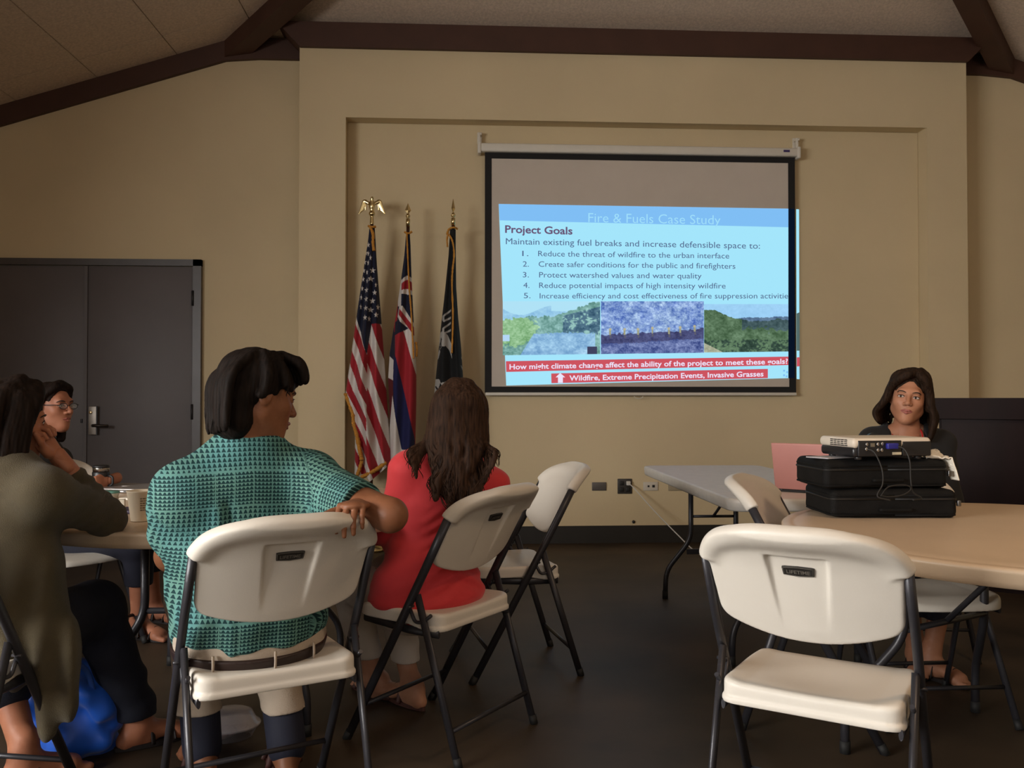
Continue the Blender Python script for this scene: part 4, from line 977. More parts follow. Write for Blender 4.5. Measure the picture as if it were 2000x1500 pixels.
def face_bits(t, c, M, k, iris=(.02, .012, .008), lip=(.34, .10, .085), brow=(.02, .012, .01), look=0.0, open_=.0):
    """eyes, brows and lips of a head (children of the person)"""
    c = np.array(c, float); P = lambda *a: c+M @ (np.array(a)*k); V3 = lambda p: Matrix(((M[0, 0], M[0, 1], M[0, 2], p[0]), (M[1, 0], M[1, 1], M[1, 2], p[1]), (M[2, 0], M[2, 1], M[2, 2], p[2]), (0, 0, 0, 1)))
    for x in (-1, 1):
        s = Sdf(P(x*.031, .09, .003)-.022, P(x*.031, .09, .003)+.022, .0012); s.ell(P(x*.031, .0862, .0022), np.array((.0135, .0062, .0058))*k, M, .001)
        ey = part_world(mesh_np('eye', *s.mesh(1), mat('eye_white', (.50, .44, .40), .25)), t)
        s = Sdf(P(x*.031, .09, .003)-.022, P(x*.031, .09, .003)+.022, .001); s.ell(P(x*.031+look, .0895, .0026), np.array((.0056, .0040, .0054))*k, M, .001)
        ir = mesh_np('iris', *s.mesh(1), mat('iris_%d%d' % (iris[0]*1e3, iris[1]*1e3), iris, .15)); ir.parent = ey
        part_world(MB().tube(spline([P(x*.017, .0905, .0042), P(x*.026, .0935, .0088), P(x*.037, .0915, .0084), P(x*.0475, .0835, .0030)], 5), [.0010*k]+[.0016*k]*14+[.0010*k], 5).build('eyelid', mat('lash', (.03, .014, .010), .6)), t)
        part_world(MB().tube(spline([P(x*.013, .0955, .0215), P(x*.026, .0955, .0262), P(x*.040, .0885, .0255), P(x*.050, .0775, .0185)], 5), [.0012*k+.0016*k*math.sin(math.pi*i/15) for i in range(16)], 6, flat=(1, 1)).build('eyebrow', mat('brow_%d' % (brow[0]*1e3), brow, .7)), t)
    s = Sdf(P(0, .09, -.06)-.04, P(0, .09, -.06)+.04, .0014)
    s.chain([P(-.023, .0925, -.0605), P(-.010, .1015, -.0565), P(0, .1025, -.0578), P(.010, .1015, -.0565), P(.023, .0925, -.0605)], [.0025*k, .0042*k, .0042*k, .0042*k, .0025*k], .003)
    s.chain([P(-.020, .0930, -.0625-open_), P(0, .1010, -.0672-open_), P(.020, .0930, -.0625-open_)], [.0025*k, .0055*k, .0025*k], .002)
    part_world(mesh_np('lips', *s.mesh(1), mat('lips_%d' % (lip[0]*1e3), lip, .4)), t)
def add_hand(s, w, d, n, side=1, curl=(25, 30, 20), k=1.0, spread=4, thumb=(.75, .55, .25)):
    """palm, four jointed fingers, thumb; d: towards the fingers, n: out of the palm, side: thumb side"""
    w = np.array(w, float); d = np.array(d, float); d /= np.linalg.norm(d); n = np.array(n, float); n -= d*(n@d); n /= np.linalg.norm(n); x = np.cross(d, n)*side
    M = np.stack([x, d, n], 1)
    s.cap(w-d*.05*k, w+d*.01*k, .027*k, .026*k, .015, flat=(n, .75)).ell(w+d*.047*k, np.array((.041, .050, .015))*k, M, .012)
    s.ell(w+d*.03*k+x*.026*k+n*.008*k, np.array((.018, .028, .014))*k, M, .01)
    for i, (o, L) in enumerate(((.030, .070), (.010, .080), (-.010, .074), (-.029, .058))):
        p = w+(d*(.082-.006*abs(i-1.2))+x*o)*k; a = 0; r = .0088*k if i < 3 else .0075*k
        dd = d*math.cos(R(spread*(1.5-i)))+x*math.sin(R(spread*(1.5-i)))
        s.cap(p-dd*.02*k, p, r*1.05, r, .004)
        for j, f in enumerate((.46, .31, .25)):
            a += R(curl[j]+i*2); q = p+(dd*math.cos(a)+n*math.sin(a))*L*f*k
            s.cap(p, q, r*(1-.1*j), r*(1-.1*(j+1)), .003); p = q
    p = w+(d*.022+x*.030+n*.006)*k; v = x*thumb[0]+d*thumb[1]+n*thumb[2]; v /= np.linalg.norm(v); q = p+v*.042*k; v2 = v+d*.5+n*.1; v2 /= np.linalg.norm(v2)
    s.cap(p-v*.01*k, q, .0125*k, .0098*k, .008).cap(q, q+v2*.030*k, .0098*k, .008*k, .003)
    return s
def add_foot(s, ankle, d, k=1.0):
    """bare foot: heel, instep, five toes; ankle above the floor, d horizontal"""
    a = np.array(ankle, float); d = np.array(d, float); d[2] = 0; d /= np.linalg.norm(d); x = np.array([d[1], -d[0], 0]); z = np.array([0, 0, 1.])
    f = a*np.array([1, 1, 0])+z*.028
    s.cap(a+z*.04, f-d*.02+z*.03, .038*k, .036*k, .02).cap(f-d*.045, f+d*.02, .030*k, .032*k, .02).cap(f+d*.0+z*.035, f+d*.13+z*.002, .034*k, .026*k, .03, flat=(x, 1.3)).cap(f+d*.10-x*.025, f+d*.12+x*.028, .02*k, .021*k, .02)
    for i, (o, L, r) in enumerate(((.030, .060, .0125), (.012, .062, .009), (-.004, .056, .0085), (-.018, .048, .008), (-.031, .036, .0075))):
        s.cap(f+d*.11+x*o*k-z*.008, f+d*(.115+L*k)+x*o*k-z*.014, r*1.1, r, .004)
    return s
def sandal(t, ankle, d, col, k=1.0, strap=True):
    a = np.array(ankle, float); d = np.array(d, float); d[2] = 0; d /= np.linalg.norm(d); x = np.array([d[1], -d[0], 0]); f = a*np.array([1, 1, 0])
    prof = []
    for i in range(28):
        th = 2*math.pi*i/28; l = math.cos(th); w_ = math.sin(th)*(.040+.010*l); prof.append(f+d*(.055+.135*l)*k+x*w_*k)
    n = len(prof); v = [tuple(p+np.array((0, 0, .002))) for p in prof]+[tuple(p+np.array((0, 0, .016))) for p in prof]
    m = mat('sandal_%d_%d' % (col[0]*1e3, col[1]*1e3), col, .6)
    so = part_world(MB().add(v, [tuple(reversed(range(n))), tuple(range(n, 2*n))]+[(i, (i+1) % n, n+(i+1) % n, n+i) for i in range(n)]).build('sandal', m), t)
    if strap:
        for o, h in ((.10, .046), (.03, .075)):
            st = MB().tube(spline([f+d*o-x*.048*k+np.array((0, 0, .012)), f+d*o-x*.034*k+np.array((0, 0, h*.8)), f+d*o+np.array((0, 0, h+.012)), f+d*o+x*.034*k+np.array((0, 0, h*.8)), f+d*o+x*.048*k+np.array((0, 0, .012))], 5), .006, 6, flat=(.5, 1.6)).build('sandal_strap', m); st.parent = so
def strands(paths, r=.0012, n=4):
    """thin hair strands as one mesh"""
    mb = MB()
    for p in paths: mb.tube(p, [r]*(len(p)-1)+[r*.3], n, cap=False)
    V = np.array(mb.v); Q = np.array([f for f in mb.f if len(f) == 4]); return V, Q
def hair(t, c, M, k, paths, vox, col, col2, r0=.013, r1=.005, cap_r=None, cut=None, seed=1, nstr=4, amp=.0016, extra=None, jit=.012):
    c = np.array(c, float); L = lambda p: c+M @ (np.array(p)*k)
    W = [[np.array(L(p)) for p in spline(q, 6)] for q in paths]
    A_ = np.concatenate(W); lo = np.minimum(A_.min(0), c-.13)-.03; hi = np.maximum(A_.max(0), c+.14)+.03
    s = Sdf(lo, hi, vox)
    if cap_r is not None:
        for p, r in cap_r: s.ell(L(p), np.array(r)*k, M, .02)
    for q in W:
        n = len(q)
        for i in range(n-1): s.cap(q[i], q[i+1], (r0+(r1-r0)*i/n)*k, (r0+(r1-r0)*(i+1)/n)*k, .012)
    if cut: cut(s, L)
    def f(x, y, z):
        d = np.stack([x-c[0], y-c[1], z-c[2]], 0); l = M.T @ d
        ph = np.arctan2(l[0], -l[1]+.02); return amp*.45*np.sin(70*ph+6*vnoise(x*18, y*18, z*8, seed))+amp*1.5*vnoise(x*70, y*70, z*11, seed+1)+amp*1.5*vnoise(x*25, y*25, z*8, seed+2)
    s.disp(f); ms = [s.mesh(1)]
    rnd = random.Random(seed); sp = []
    for q in W:
        n = len(q)
        for _ in range(nstr):
            o = np.array([rnd.gauss(0, 1) for _ in range(3)]); o /= np.linalg.norm(o); ph = rnd.random()*6; e = rnd.uniform(.75, 1.04)
            m = max(3, int(n*e)) if e < 1 else n
            sp.append([tuple(q[min(i, n-1)]+o*(r0+(r1-r0)*i/n)*k*1.02+jit*k*(i/n)**2*np.array([math.sin(ph+i*.35), math.cos(ph+i*.3), 0])) for i in range(m)])
    ms.append(strands(sp, .0013*k))
    m = mat('hair_%d_%d' % (col[0]*1e4, seed), col, .7, col2=col2, scale=45, stretch=(3, 3, .35), spec=.12)
    return part_world(mesh_np('hair', *join(*ms), m), t)
def lerp(a, b, t): return tuple(np.array(a)*(1-t)+np.array(b)*t)
def nrm(v): v = np.array(v, float); return v/np.linalg.norm(v)
def wr(a1, f1, a2, f2, seed):
    return lambda x, y, z: a1*vnoise(x*f1, y*f1, z*f1*1.6, seed)+a2*np.sin(f2*z+5*vnoise(x*6, y*6, z*5, seed+3))*np.clip(vnoise(x*5, y*5, z*5, seed+7)+.3, 0, 1)

# ---------------------------------------------------------------- man in the teal shirt, seen from behind
def shirt_mat():
    m = bpy.data.materials.new('teal_triangle_print'); m.use_nodes = True; nt = m.node_tree; b = nt.nodes['Principled BSDF']; b.inputs['Roughness'].default_value = .8; b.inputs['Specular IOR Level'].default_value = .2
    def N(op, a, c=None):
        n = nt.nodes.new('ShaderNodeMath'); n.operation = op
        for i, v in enumerate((a, c)):
            if v is None: continue
            if isinstance(v, (int, float)): n.inputs[i].default_value = v
            else: nt.links.new(v, n.inputs[i])
        return n.outputs[0]
    uv = nt.nodes.new('ShaderNodeUVMap'); sp = nt.nodes.new('ShaderNodeSeparateXYZ'); nt.links.new(uv.outputs[0], sp.inputs[0]); u, v = sp.outputs[0], sp.outputs[1]
    band = N('FRACT', N('DIVIDE', v, .19)); isB = N('GREATER_THAN', band, .52)
    sc = N('ADD', .0125, N('MULTIPLY', isB, -.0025))
    fu = N('FRACT', N('DIVIDE', u, sc)); fv = N('FRACT', N('DIVIDE', v, sc))
    tri = N('LESS_THAN', N('MULTIPLY', N('ABSOLUTE', N('SUBTRACT', fu, .5)), 2), N('MULTIPLY', N('SUBTRACT', 1.0, fv), N('ADD', .88, N('MULTIPLY', isB, .35))))
    tri = N('MULTIPLY', tri, N('LESS_THAN', fv, .80))
    col = N('FRACT', N('DIVIDE', u, .048)); line = N('MULTIPLY', N('LESS_THAN', col, .06), isB)
    bl = N('MAXIMUM', N('LESS_THAN', band, .02), N('LESS_THAN', N('ABSOLUTE', N('SUBTRACT', band, .52)), .015)); line = N('MAXIMUM', line, bl)
    dark = N('MULTIPLY', tri, N('SUBTRACT', 1.0, line))
    mx = nt.nodes.new('ShaderNodeMix'); mx.data_type = 'RGBA'; nt.links.new(dark, mx.inputs[0])
    n = nt.nodes.new('ShaderNodeTexNoise'); n.inputs['Scale'].default_value = 5; cr = nt.nodes.new('ShaderNodeValToRGB')
    cr.color_ramp.elements[0].position = .35; cr.color_ramp.elements[1].position = .65
    cr.color_ramp.elements[0].color = (.092, .24, .235, 1); cr.color_ramp.elements[1].color = (.128, .27, .225, 1)
    nt.links.new(n.outputs['Fac'], cr.inputs[0]); nt.links.new(cr.outputs[0], mx.inputs[6]); mx.inputs[7].default_value = (.008, .036, .040, 1)
    nt.links.new(mx.outputs[2], b.inputs['Base Color']); return m
def man():
    t = thing('person', 'person in a teal triangle-print short-sleeved shirt and khaki trousers, arm hooked over the chair back', 'person', (-.54, 2.44, 0))
    f = nrm((-.40, .917, 0)); r = np.array([f[1], -f[0], 0]); up = np.array([0, 0, 1.])
    sk = skin_mat('tan_skin', (.245, .098, .046), (.195, .074, .034))
    hip = np.array((-0.5727, 2.4680, 0.5285)); waist = np.array((-0.6050, 2.5078, 0.6536)); chest = np.array((-0.6162, 2.5157, 0.8087)); upper = np.array((-0.5972, 2.4930, 0.9035)); neck = np.array((-0.5756, 2.4698, 1.0080)); hd = np.array((-0.5575, 2.4663, 1.1485))
    sl, sr = np.array((-0.7309, 2.4209, 0.8823)), np.array((-0.4298, 2.5133, 0.9078)); er = np.array((-0.1826, 2.3099, 0.8380)); wr_ = np.array((-0.2636, 2.3292, 0.8627)); el = np.array((-0.8156, 2.5593, 0.6963)); wl_ = np.array((-0.7853, 2.7783, 0.6733))
    Mh = rotm(nrm((.80, .55, -.26)), (-.12, .06, 1))
    # head
    s = Sdf(hd-.17, hd+.17, .003); add_head(s, hd, Mh, 1.0).cap(hd+Mh @ np.array((0, -.03, -.05)), neck+(0, 0, -.02), .054, .060, .03); hm = s.mesh(1)
    # bare arms and neck, legs
    lo = np.min([hip, sl, er, wl_], 0)-.25; lo[2] = -.01; s = Sdf(np.minimum(lo, (-0.8701, 2.6733, 0.0848)), np.max([hip, sr, er, wl_], 0)+(.2, .55, .2), .0055)
    s.cap(hip, chest, .12, .13, .05, flat=(f, .75)).cap(chest, upper, .13, .10, .05, flat=(f, .75)).cap(upper, neck, .09, .056, .05)
    s.cap(neck, sl, .05, .05, .04).cap(neck, sr, .05, .05, .04)
    s.cap(sr, er, .052, .043, .02).cap(er, wr_, .043, .028, .018).cap(sl, el, .052, .043, .02).cap(el, wl_, .043, .028, .02)
    kl, kr = hip-r*.10+f*.42+(0, 0, -.01), hip+r*.13+f*.42+(0, 0, -.01); al = np.array((-0.7867, 2.7686, 0.0880)); ar = np.array((-0.5295, 2.7537, 0.0912))
    for k_, a_, o in ((kl, al, -1), (kr, ar, 1)):
        s.cap(hip+r*.08*o, k_, .08, .06, .03).cap(k_, a_, .055, .036, .03); add_foot(s, a_, f+r*.15*o)
    bm = s.mesh(1)
    s = Sdf(wr_-.13, wr_+.13, .003); add_hand(s, wr_, np.array((-0.2796, 2.2248, 0.8701))-wr_, (0, -.1, -1), -1, (52, 26, 12), .98); h1 = s.mesh(0)
    s = Sdf(wl_-.13, wl_+.13, .003); add_hand(s, wl_, (.5, .8, -.15), (0, 0, -1), -1, (15, 20, 15), .98); h2 = s.mesh(0)
    part_world(mesh_np('body', *join(hm, bm, h1, h2), sk), t)
    face_bits(t, hd, Mh, 1.0, brow=(.012, .008, .007), lip=(.22, .07, .05))
    # hair: short, thick, dark
    def cut(s, L):
        Mt = Mh
        def fc(X, Y, Z):
            x, y, z = (X-hd[0]), (Y-hd[1]), (Z-hd[2]); lx = x*Mt[0, 0]+y*Mt[1, 0]+z*Mt[2, 0]; ly = x*Mt[0, 1]+y*Mt[1, 1]+z*Mt[2, 1]; lz = x*Mt[0, 2]+y*Mt[1, 2]+z*Mt[2, 2]
            face = smax(.030-ly, lz-.022+.10*np.clip(ly-.04, 0, 1)*0, .02); ear = smax(smax(.000-ly, lz+.004, .012), -(lz+.2), .01)
            return smin(face, ear, .01)
        s.fn(fc, .008, 's')
    pa = [[(x, .02, .112), (x*1.4, .066, .098), (x*1.5, .086, .072), (x*1.6, .090, .052)] for x in (-.05, -.03, -.01, .01, .03, .05)]
    pa += [[(x, -.06, .09), (x*1.2, -.105, .02), (x*1.15, -.100, -.05), (x, -.086, -.122)] for x in (-.055, -.035, -.015, .005, .025, .045, .06)]
    pa += [[(sx*.05, .0, .105), (sx*.086, .02, .06), (sx*.090, .035, .025), (sx*.086, .048, -.002)] for sx in (-1, 1)]+[[(sx*.06, -.03, .1), (sx*.092, -.02, .04), (sx*.090, -.02, 0), (sx*.088, -.028, -.02)] for sx in (-1, 1)]
    hair(t, hd, Mh, 1.03, pa, .003, (.013, .0078, .0056), (.005, .0033, .0025), .011, .004, [((0, -.012, .036), (.087, .106, .090)), ((0, -.055, -.02), (.074, .058, .070)), ((0, -.046, -.078), (.066, .050, .056))], cut, 3, 8, .0014, jit=.008)
    # shirt
    lo = np.min([hip-.25, sl-.16], 0); lo[2] = .42; s = Sdf(lo, np.max([sr, er, neck], 0)+.2, .005)
    s.ell(hip+(0, 0, .01), (.205, .172, .12), np.stack([r, f, up], 1), .05).cap(hip+(0, 0, .02), waist, .180, .182, .06, flat=(f, .84)).cap(waist, chest, .182, .195, .06, flat=(f, .72)).cap(chest, upper, .195, .150, .06, flat=(f, .68))
    s.cap(upper+(0, 0, -.01), neck-(0, 0, .02), .115, .066, .07, flat=(f, .85)).cap(upper+(0, 0, .01), sl, .095, .080, .06).cap(upper+(0, 0, .01), sr, .095, .082, .06)
    a1 = lerp(sr, er, .74); s.cap(sr+(0, 0, -.005), np.array(a1)+(-.006, -.006, -.014), .086, .076, .045)
    b1 = lerp(sl, el, .74); s.cap(sl+(0, 0, -.005), b1, .084, .080, .05)
    s.cap(neck-r*.02-f*.01+(0, 0, .0), neck+r*.02-f*.01+(0, 0, .012), .063, .063, .02)
    s.plane(np.array(lerp(sr, er, .66)), nrm(er-sr)*1, .004) if False else None
    ax = nrm(er-sr); q0 = np.array(lerp(sr, er, .70)); axl = nrm(el-sl); q1 = np.array(lerp(sl, el, .72))
    def cuffs(X, Y, Z):
        d = (X-q0[0])*ax[0]+(Y-q0[1])*ax[1]+(Z-q0[2])*ax[2]; rr = np.sqrt((X-q0[0])**2+(Y-q0[1])**2+(Z-q0[2])**2)
        d2 = (X-q1[0])*axl[0]+(Y-q1[1])*axl[1]+(Z-q1[2])*axl[2]; r2 = np.sqrt((X-q1[0])**2+(Y-q1[1])**2+(Z-q1[2])**2)
        return np.minimum(np.maximum(-d, rr-.13), np.maximum(-d2, r2-.11))
    s.fn(cuffs, .003, 's')
    s.plane(hip+(0, 0, -.050), (-.08*f[0], -.08*f[1], -1), .006); s.plane(neck+(0, 0, .040)-f*.02, -f*.20+up*1.0, .008)
    def wrk(x, y, z):
        u = (x-upper[0])*r[0]+(y-upper[1])*r[1]; low = np.clip((hip[2]+.22-z)/.2, 0, 1)
        return .007*vnoise(x*9, y*9, z*14, 2)+.011*low*np.sin(60*z+4*vnoise(x*7, y*7, z*6, 5))*np.clip(vnoise(x*4, y*4, z*4, 6)+.5, 0, 1)+.016*np.exp(-((u+.055+.10*(z-upper[2]+.1))/.012)**2)*np.clip((upper[2]-.02-z)/.05, 0, 1)*np.clip((z-waist[2])/.1, 0, 1)-.008*np.exp(-((u+.085+.06*(z-upper[2]+.1))/.015)**2)*np.clip((upper[2]-.02-z)/.05, 0, 1)+.0035*np.sin(u*42+3*vnoise(x*3, y*3, z*4, 9))*np.clip((chest[2]-z)/.15, 0, 1)
    s.disp(wrk); V, Q = s.mesh(2)
    u = (V-upper) @ r; v = V[:, 2]+.05*np.abs(u)
    tr = np.clip(((V-sr) @ ax)/np.linalg.norm(er-sr), -1, 2); sl_mask = (tr > .02) & (((V-upper) @ r) > .14)
    nn = np.cross(ax, f); nn /= np.linalg.norm(nn)
    u = np.where(sl_mask, (V-sr) @ nn, u); v = np.where(sl_mask, -((V-sr) @ ax)+.9, v)
    tl = ((V-sl) @ axl); ml = (tl > .03) & (((V-upper) @ r) < -.14); nl = nrm(np.cross(axl, f)); u = np.where(ml, (V-sl) @ nl, u)
    part_world(mesh_np('shirt', V, Q, shirt_mat(), uv=np.stack([u, v], 1)), t)
    # trousers and belt
    kh = mat('khaki_cotton', (.42, .345, .27), .85, var=.06, scale=10, bump=.2, bscale=300)
    lo = np.min([hip, kl, al, ar], 0)-.22; lo[2] = .10; s = Sdf(lo, np.max([hip, kr], 0)+.2, .0055)
    s.ell(hip+(0, 0, -.035), (.200, .162, .132), np.stack([r, f, up], 1), .03).cap(hip-r*.085+(0, 0, -.03), kl, .098, .078, .04).cap(hip+r*.095+(0, 0, -.03), kr, .098, .078, .04)
    for k_, a_ in ((kl, al), (kr, ar)): s.cap(k_, lerp(k_, a_, .86), .076, .068, .03)
    for k_, a_ in ((kl, al), (kr, ar)):
        n_ = nrm(a_-k_); s.plane(np.array(lerp(k_, a_, .70)), n_, .004) if False else None
    s.fn(lambda X, Y, Z: (.205-Z)+0*X+0*Y, .003, 's') if False else s.plane((0, 0, .185), (0, 0, -1), .003)
    s.plane(hip+(0, 0, .012), -f*.10+up, .006)
    s.disp(wr(.005, 12, .004, 55, 12)); part_world(mesh_np('trousers', *s.mesh(1), kh), t)
    bz = hip+(0, 0, -.062)
    s = Sdf(bz-.24, bz+.24, .004); s.ell(hip+(0, 0, -.035), (.208, .172, .138), np.stack([r, f, up], 1), .03).plane(bz+(0, 0, .020), -f*.10+up, .003).plane(bz+(0, 0, -.016), f*.10-up, .003)
    part_world(mesh_np('belt', *s.mesh(1), mat('brown_leather', (.022, .010, .008), .45)), t)
    for a in (-.12, .03, .14):
        y = -.168*math.sqrt(1-(a/.210)**2); p = hip+r*a+f*y+(0, 0, -.062); part_world(MB().tube([p+(0, 0, .022)-f*.006, p-f*.010, p+(0, 0, -.030)-f*.004], .0065, 6, flat=(1, .5)).build('belt_loop', kh), t)
    nv = mat('navy_sock', (.008, .010, .025), .8)
    for a_, k_ in ((al, kl), (ar, kr)):
        s = Sdf(np.minimum(a_, k_)-.1, np.maximum(a_, k_)+.1, .005); s.cap(lerp(k_, a_, .55), np.array(a_)+(0, 0, -.01), .060, .058, .02); part_world(mesh_np('sock', *s.mesh(1), nv), t)
        sandal(t, a_, f, (.05, .014, .010), 1.05)
man()

# ---------------------------------------------------------------- woman in red, long brown hair, from behind
def woman_red():
    t = thing('person', 'person in a coral red top with long wavy brown hair, seen from behind', 'person', (-.05, 3.06, 0))
    f = nrm((-.60, .80, 0)); r = np.array([f[1], -f[0], 0]); up = np.array([0, 0, 1.])
    sk = skin_mat('fair_skin', (.46, .24, .15), (.38, .18, .11))
    hip = np.array((-0.1158, 3.1138, 0.4762)); waist = np.array((-0.0940, 3.1498, 0.6396)); chest = np.array((-0.0580, 3.1449, 0.8025)); upper = np.array((-0.0362, 3.1222, 0.8819)); neck = np.array((-0.0181, 3.0897, 0.9592)); hd = np.array((-0.0058, 3.0669, 1.0807))
    sl, sr = np.array((-0.1758, 3.0599, 0.8947)), np.array((0.1069, 3.2051, 0.8227)); el = np.array((-0.2523, 3.1484, 0.6682)); wl_ = np.array((-0.3812, 3.3365, 0.6507)); er = np.array((0.1086, 3.4296, 0.5836)); wr_ = np.array((-0.0611, 3.5386, 0.6387))
    Mh = rotm(nrm((.10, 1, -.10)), (0.05, 0, 1))
    s = Sdf(hd-.15, hd+.15, .004); add_head(s, hd, Mh, .95).cap(hd+Mh @ np.array((0, -.02, -.05)), neck+(0, 0, -.03), .048, .054, .03); hm = s.mesh(1)
    kl, kr = hip-r*.09+f*.40+(0, 0, -.02), hip+r*.09+f*.40+(0, 0, -.02); al = np.array((-0.3175, 3.4441, 0.0127)); ar = np.array((-0.1775, 3.3151, 0.0524))
    s = Sdf(np.min([hip, el, wl_, al, kl], 0)*np.array([1, 1, 0])-(.2, .2, .01), np.max([hip, sr, wr_, kr, neck], 0)+.2, .006)
    s.cap(hip, chest, .11, .11, .05, flat=(f, .8)).cap(chest, neck, .10, .05, .05).cap(sl, el, .04, .035).cap(el, wl_, .035, .025).cap(sr, er, .04, .035).cap(er, wr_, .035, .025)
    for k_, a_, o in ((kl, al, -1), (kr, ar, 1)): s.cap(hip+r*.08*o, k_, .075, .055, .03).cap(k_, a_, .05, .033, .03); add_foot(s, a_, f, .92)
    bm = s.mesh(1); hs = []
    for w_, d_ in ((wl_, nrm(wl_-el)), (wr_, nrm(wr_-er))):
        s = Sdf(w_-.13, w_+.13, .0032); add_hand(s, w_, d_, (0, 0, -1), 1, (20, 25, 20), .9); hs.append(s.mesh(0))
    part_world(mesh_np('body', *join(hm, bm, *hs), sk), t)
    face_bits(t, hd, Mh, .95)
    # top
    red = mat('coral_red_jersey', (.62, .032, .040), .75, var=.05, scale=5, sheen=.15, bump=.05, bscale=500)
    s = Sdf(np.min([hip, el, wl_], 0)-.22, np.max([sr, er, wr_, neck], 0)+.15, .005)
    s.ell(hip+(0, 0, -.015), (.205, .165, .12), np.stack([r, f, up], 1), .05).cap(hip+(0, 0, .02), waist, .185, .150, .06, flat=(f, .84)).cap(waist, chest, .150, .168, .06, flat=(f, .74)).cap(chest, upper, .168, .125, .06, flat=(f, .7)).cap(upper, neck+(0, 0, -.03), .10, .062, .05)
    s.cap(upper, sl, .085, .068, .05).cap(upper, sr, .085, .068, .05).cap(sl, el, .064, .050, .03).cap(el, wl_, .050, .034, .03).cap(sr, er, .064, .05, .03).cap(er, wr_, .05, .034, .03)
    s.plane(hip+(0, 0, -.085)-f*.1, -f*.12-up, .006)
    def wk(x, y, z):
        zr = z-waist[2]; amp = np.clip(1.2-np.abs(zr+.03)/.16, 0, 1)
        u = (x-upper[0])*r[0]+(y-upper[1])*r[1]
        return .006*vnoise(x*9, y*9, z*22, 21)+.011*amp*np.sin(130*(z+.3*np.abs(u+.05))+5*vnoise(x*6, y*6, z*5, 22))*np.clip(vnoise(x*5, y*5, z*4, 23)+.55, 0, 1)+.008*np.clip((hip[2]+.05-z)/.1, 0, 1)*np.sin(80*z+3*vnoise(x*8, y*8, z*6, 25))
    s.disp(wk); part_world(mesh_np('red_top', *s.mesh(2), red), t)
    # cropped pale trousers
    wh = mat('pale_cotton', (.56, .50, .44), .85, var=.05, bump=.15, bscale=260)
    s = Sdf(np.min([hip, kl, al], 0)-.2, np.max([hip, kr], 0)+.2, .0055)
    s.ell(hip+(0, 0, -.05), (.198, .16, .10), np.stack([r, f, up], 1), .03)
    for k_, a_, o in ((kl, al, -1), (kr, ar, 1)): s.cap(hip+r*.09*o+(0, 0, -.03), k_, .092, .072, .04).cap(k_, lerp(k_, a_, .8), .070, .055, .03)
    s.plane((0, 0, .155), (0, 0, -1), .003).disp(wr(.004, 14, .005, 60, 31)); part_world(mesh_np('trousers', *s.mesh(1), wh), t)
    for a_ in (al, ar): sandal(t, a_, f, (.06, .020, .016), .95)
    # long wavy hair
    pa = []; rnd = random.Random(5)
    for i in range(30):
        a = -1+2*i/29; b = math.sqrt(max(0, 1-a*a*.9)); e = -.27-.06*(1-abs(a-.25))-.035*rnd.random(); x_end = .018+a*.060+rnd.gauss(0, .008); wv = rnd.uniform(.008, .024); ph = rnd.random()*6
        p = [(a*.03, -.03, .112), (a*.072, -.04-.062*b, .058), (a*.088, -.02-.080*b, -.005), (a*.094, -.02-.080*b, -.075)]
        for q in range(1, 6):
            z = -.075+(e+.075)*q/5; w_ = q/5; p.append((a*.092*(1-w_)+x_end*w_+wv*math.sin(ph+q*1.5), -.02-.08*b*(1-w_)-.075*w_-.012*math.sin(ph+q*1.3), z))
        pa.append(p)
    for sx, xe, ze in ((-1, -.150, -.155), (-1, -.135, -.175), (-1, -.125, -.20), (1, .125, -.17), (1, .115, -.2), (1, .14, -.145)):
        pa.append([(sx*.03, -.01, .110), (sx*.080, -.01, .05), (sx*.090, -.02, -.03), (sx*.100, -.045, -.095), (xe, -.09, ze+.02), (xe*.97, -.105, ze-.03)])
    hair(t, hd, Mh, .98, pa, .0036, (.060, .030, .017), (.016, .0085, .0055), .0125, .0035, [((0, -.010, .034), (.082, .100, .085))], lambda s, L: None, 6, 16, .0016, jit=.02)
woman_red()

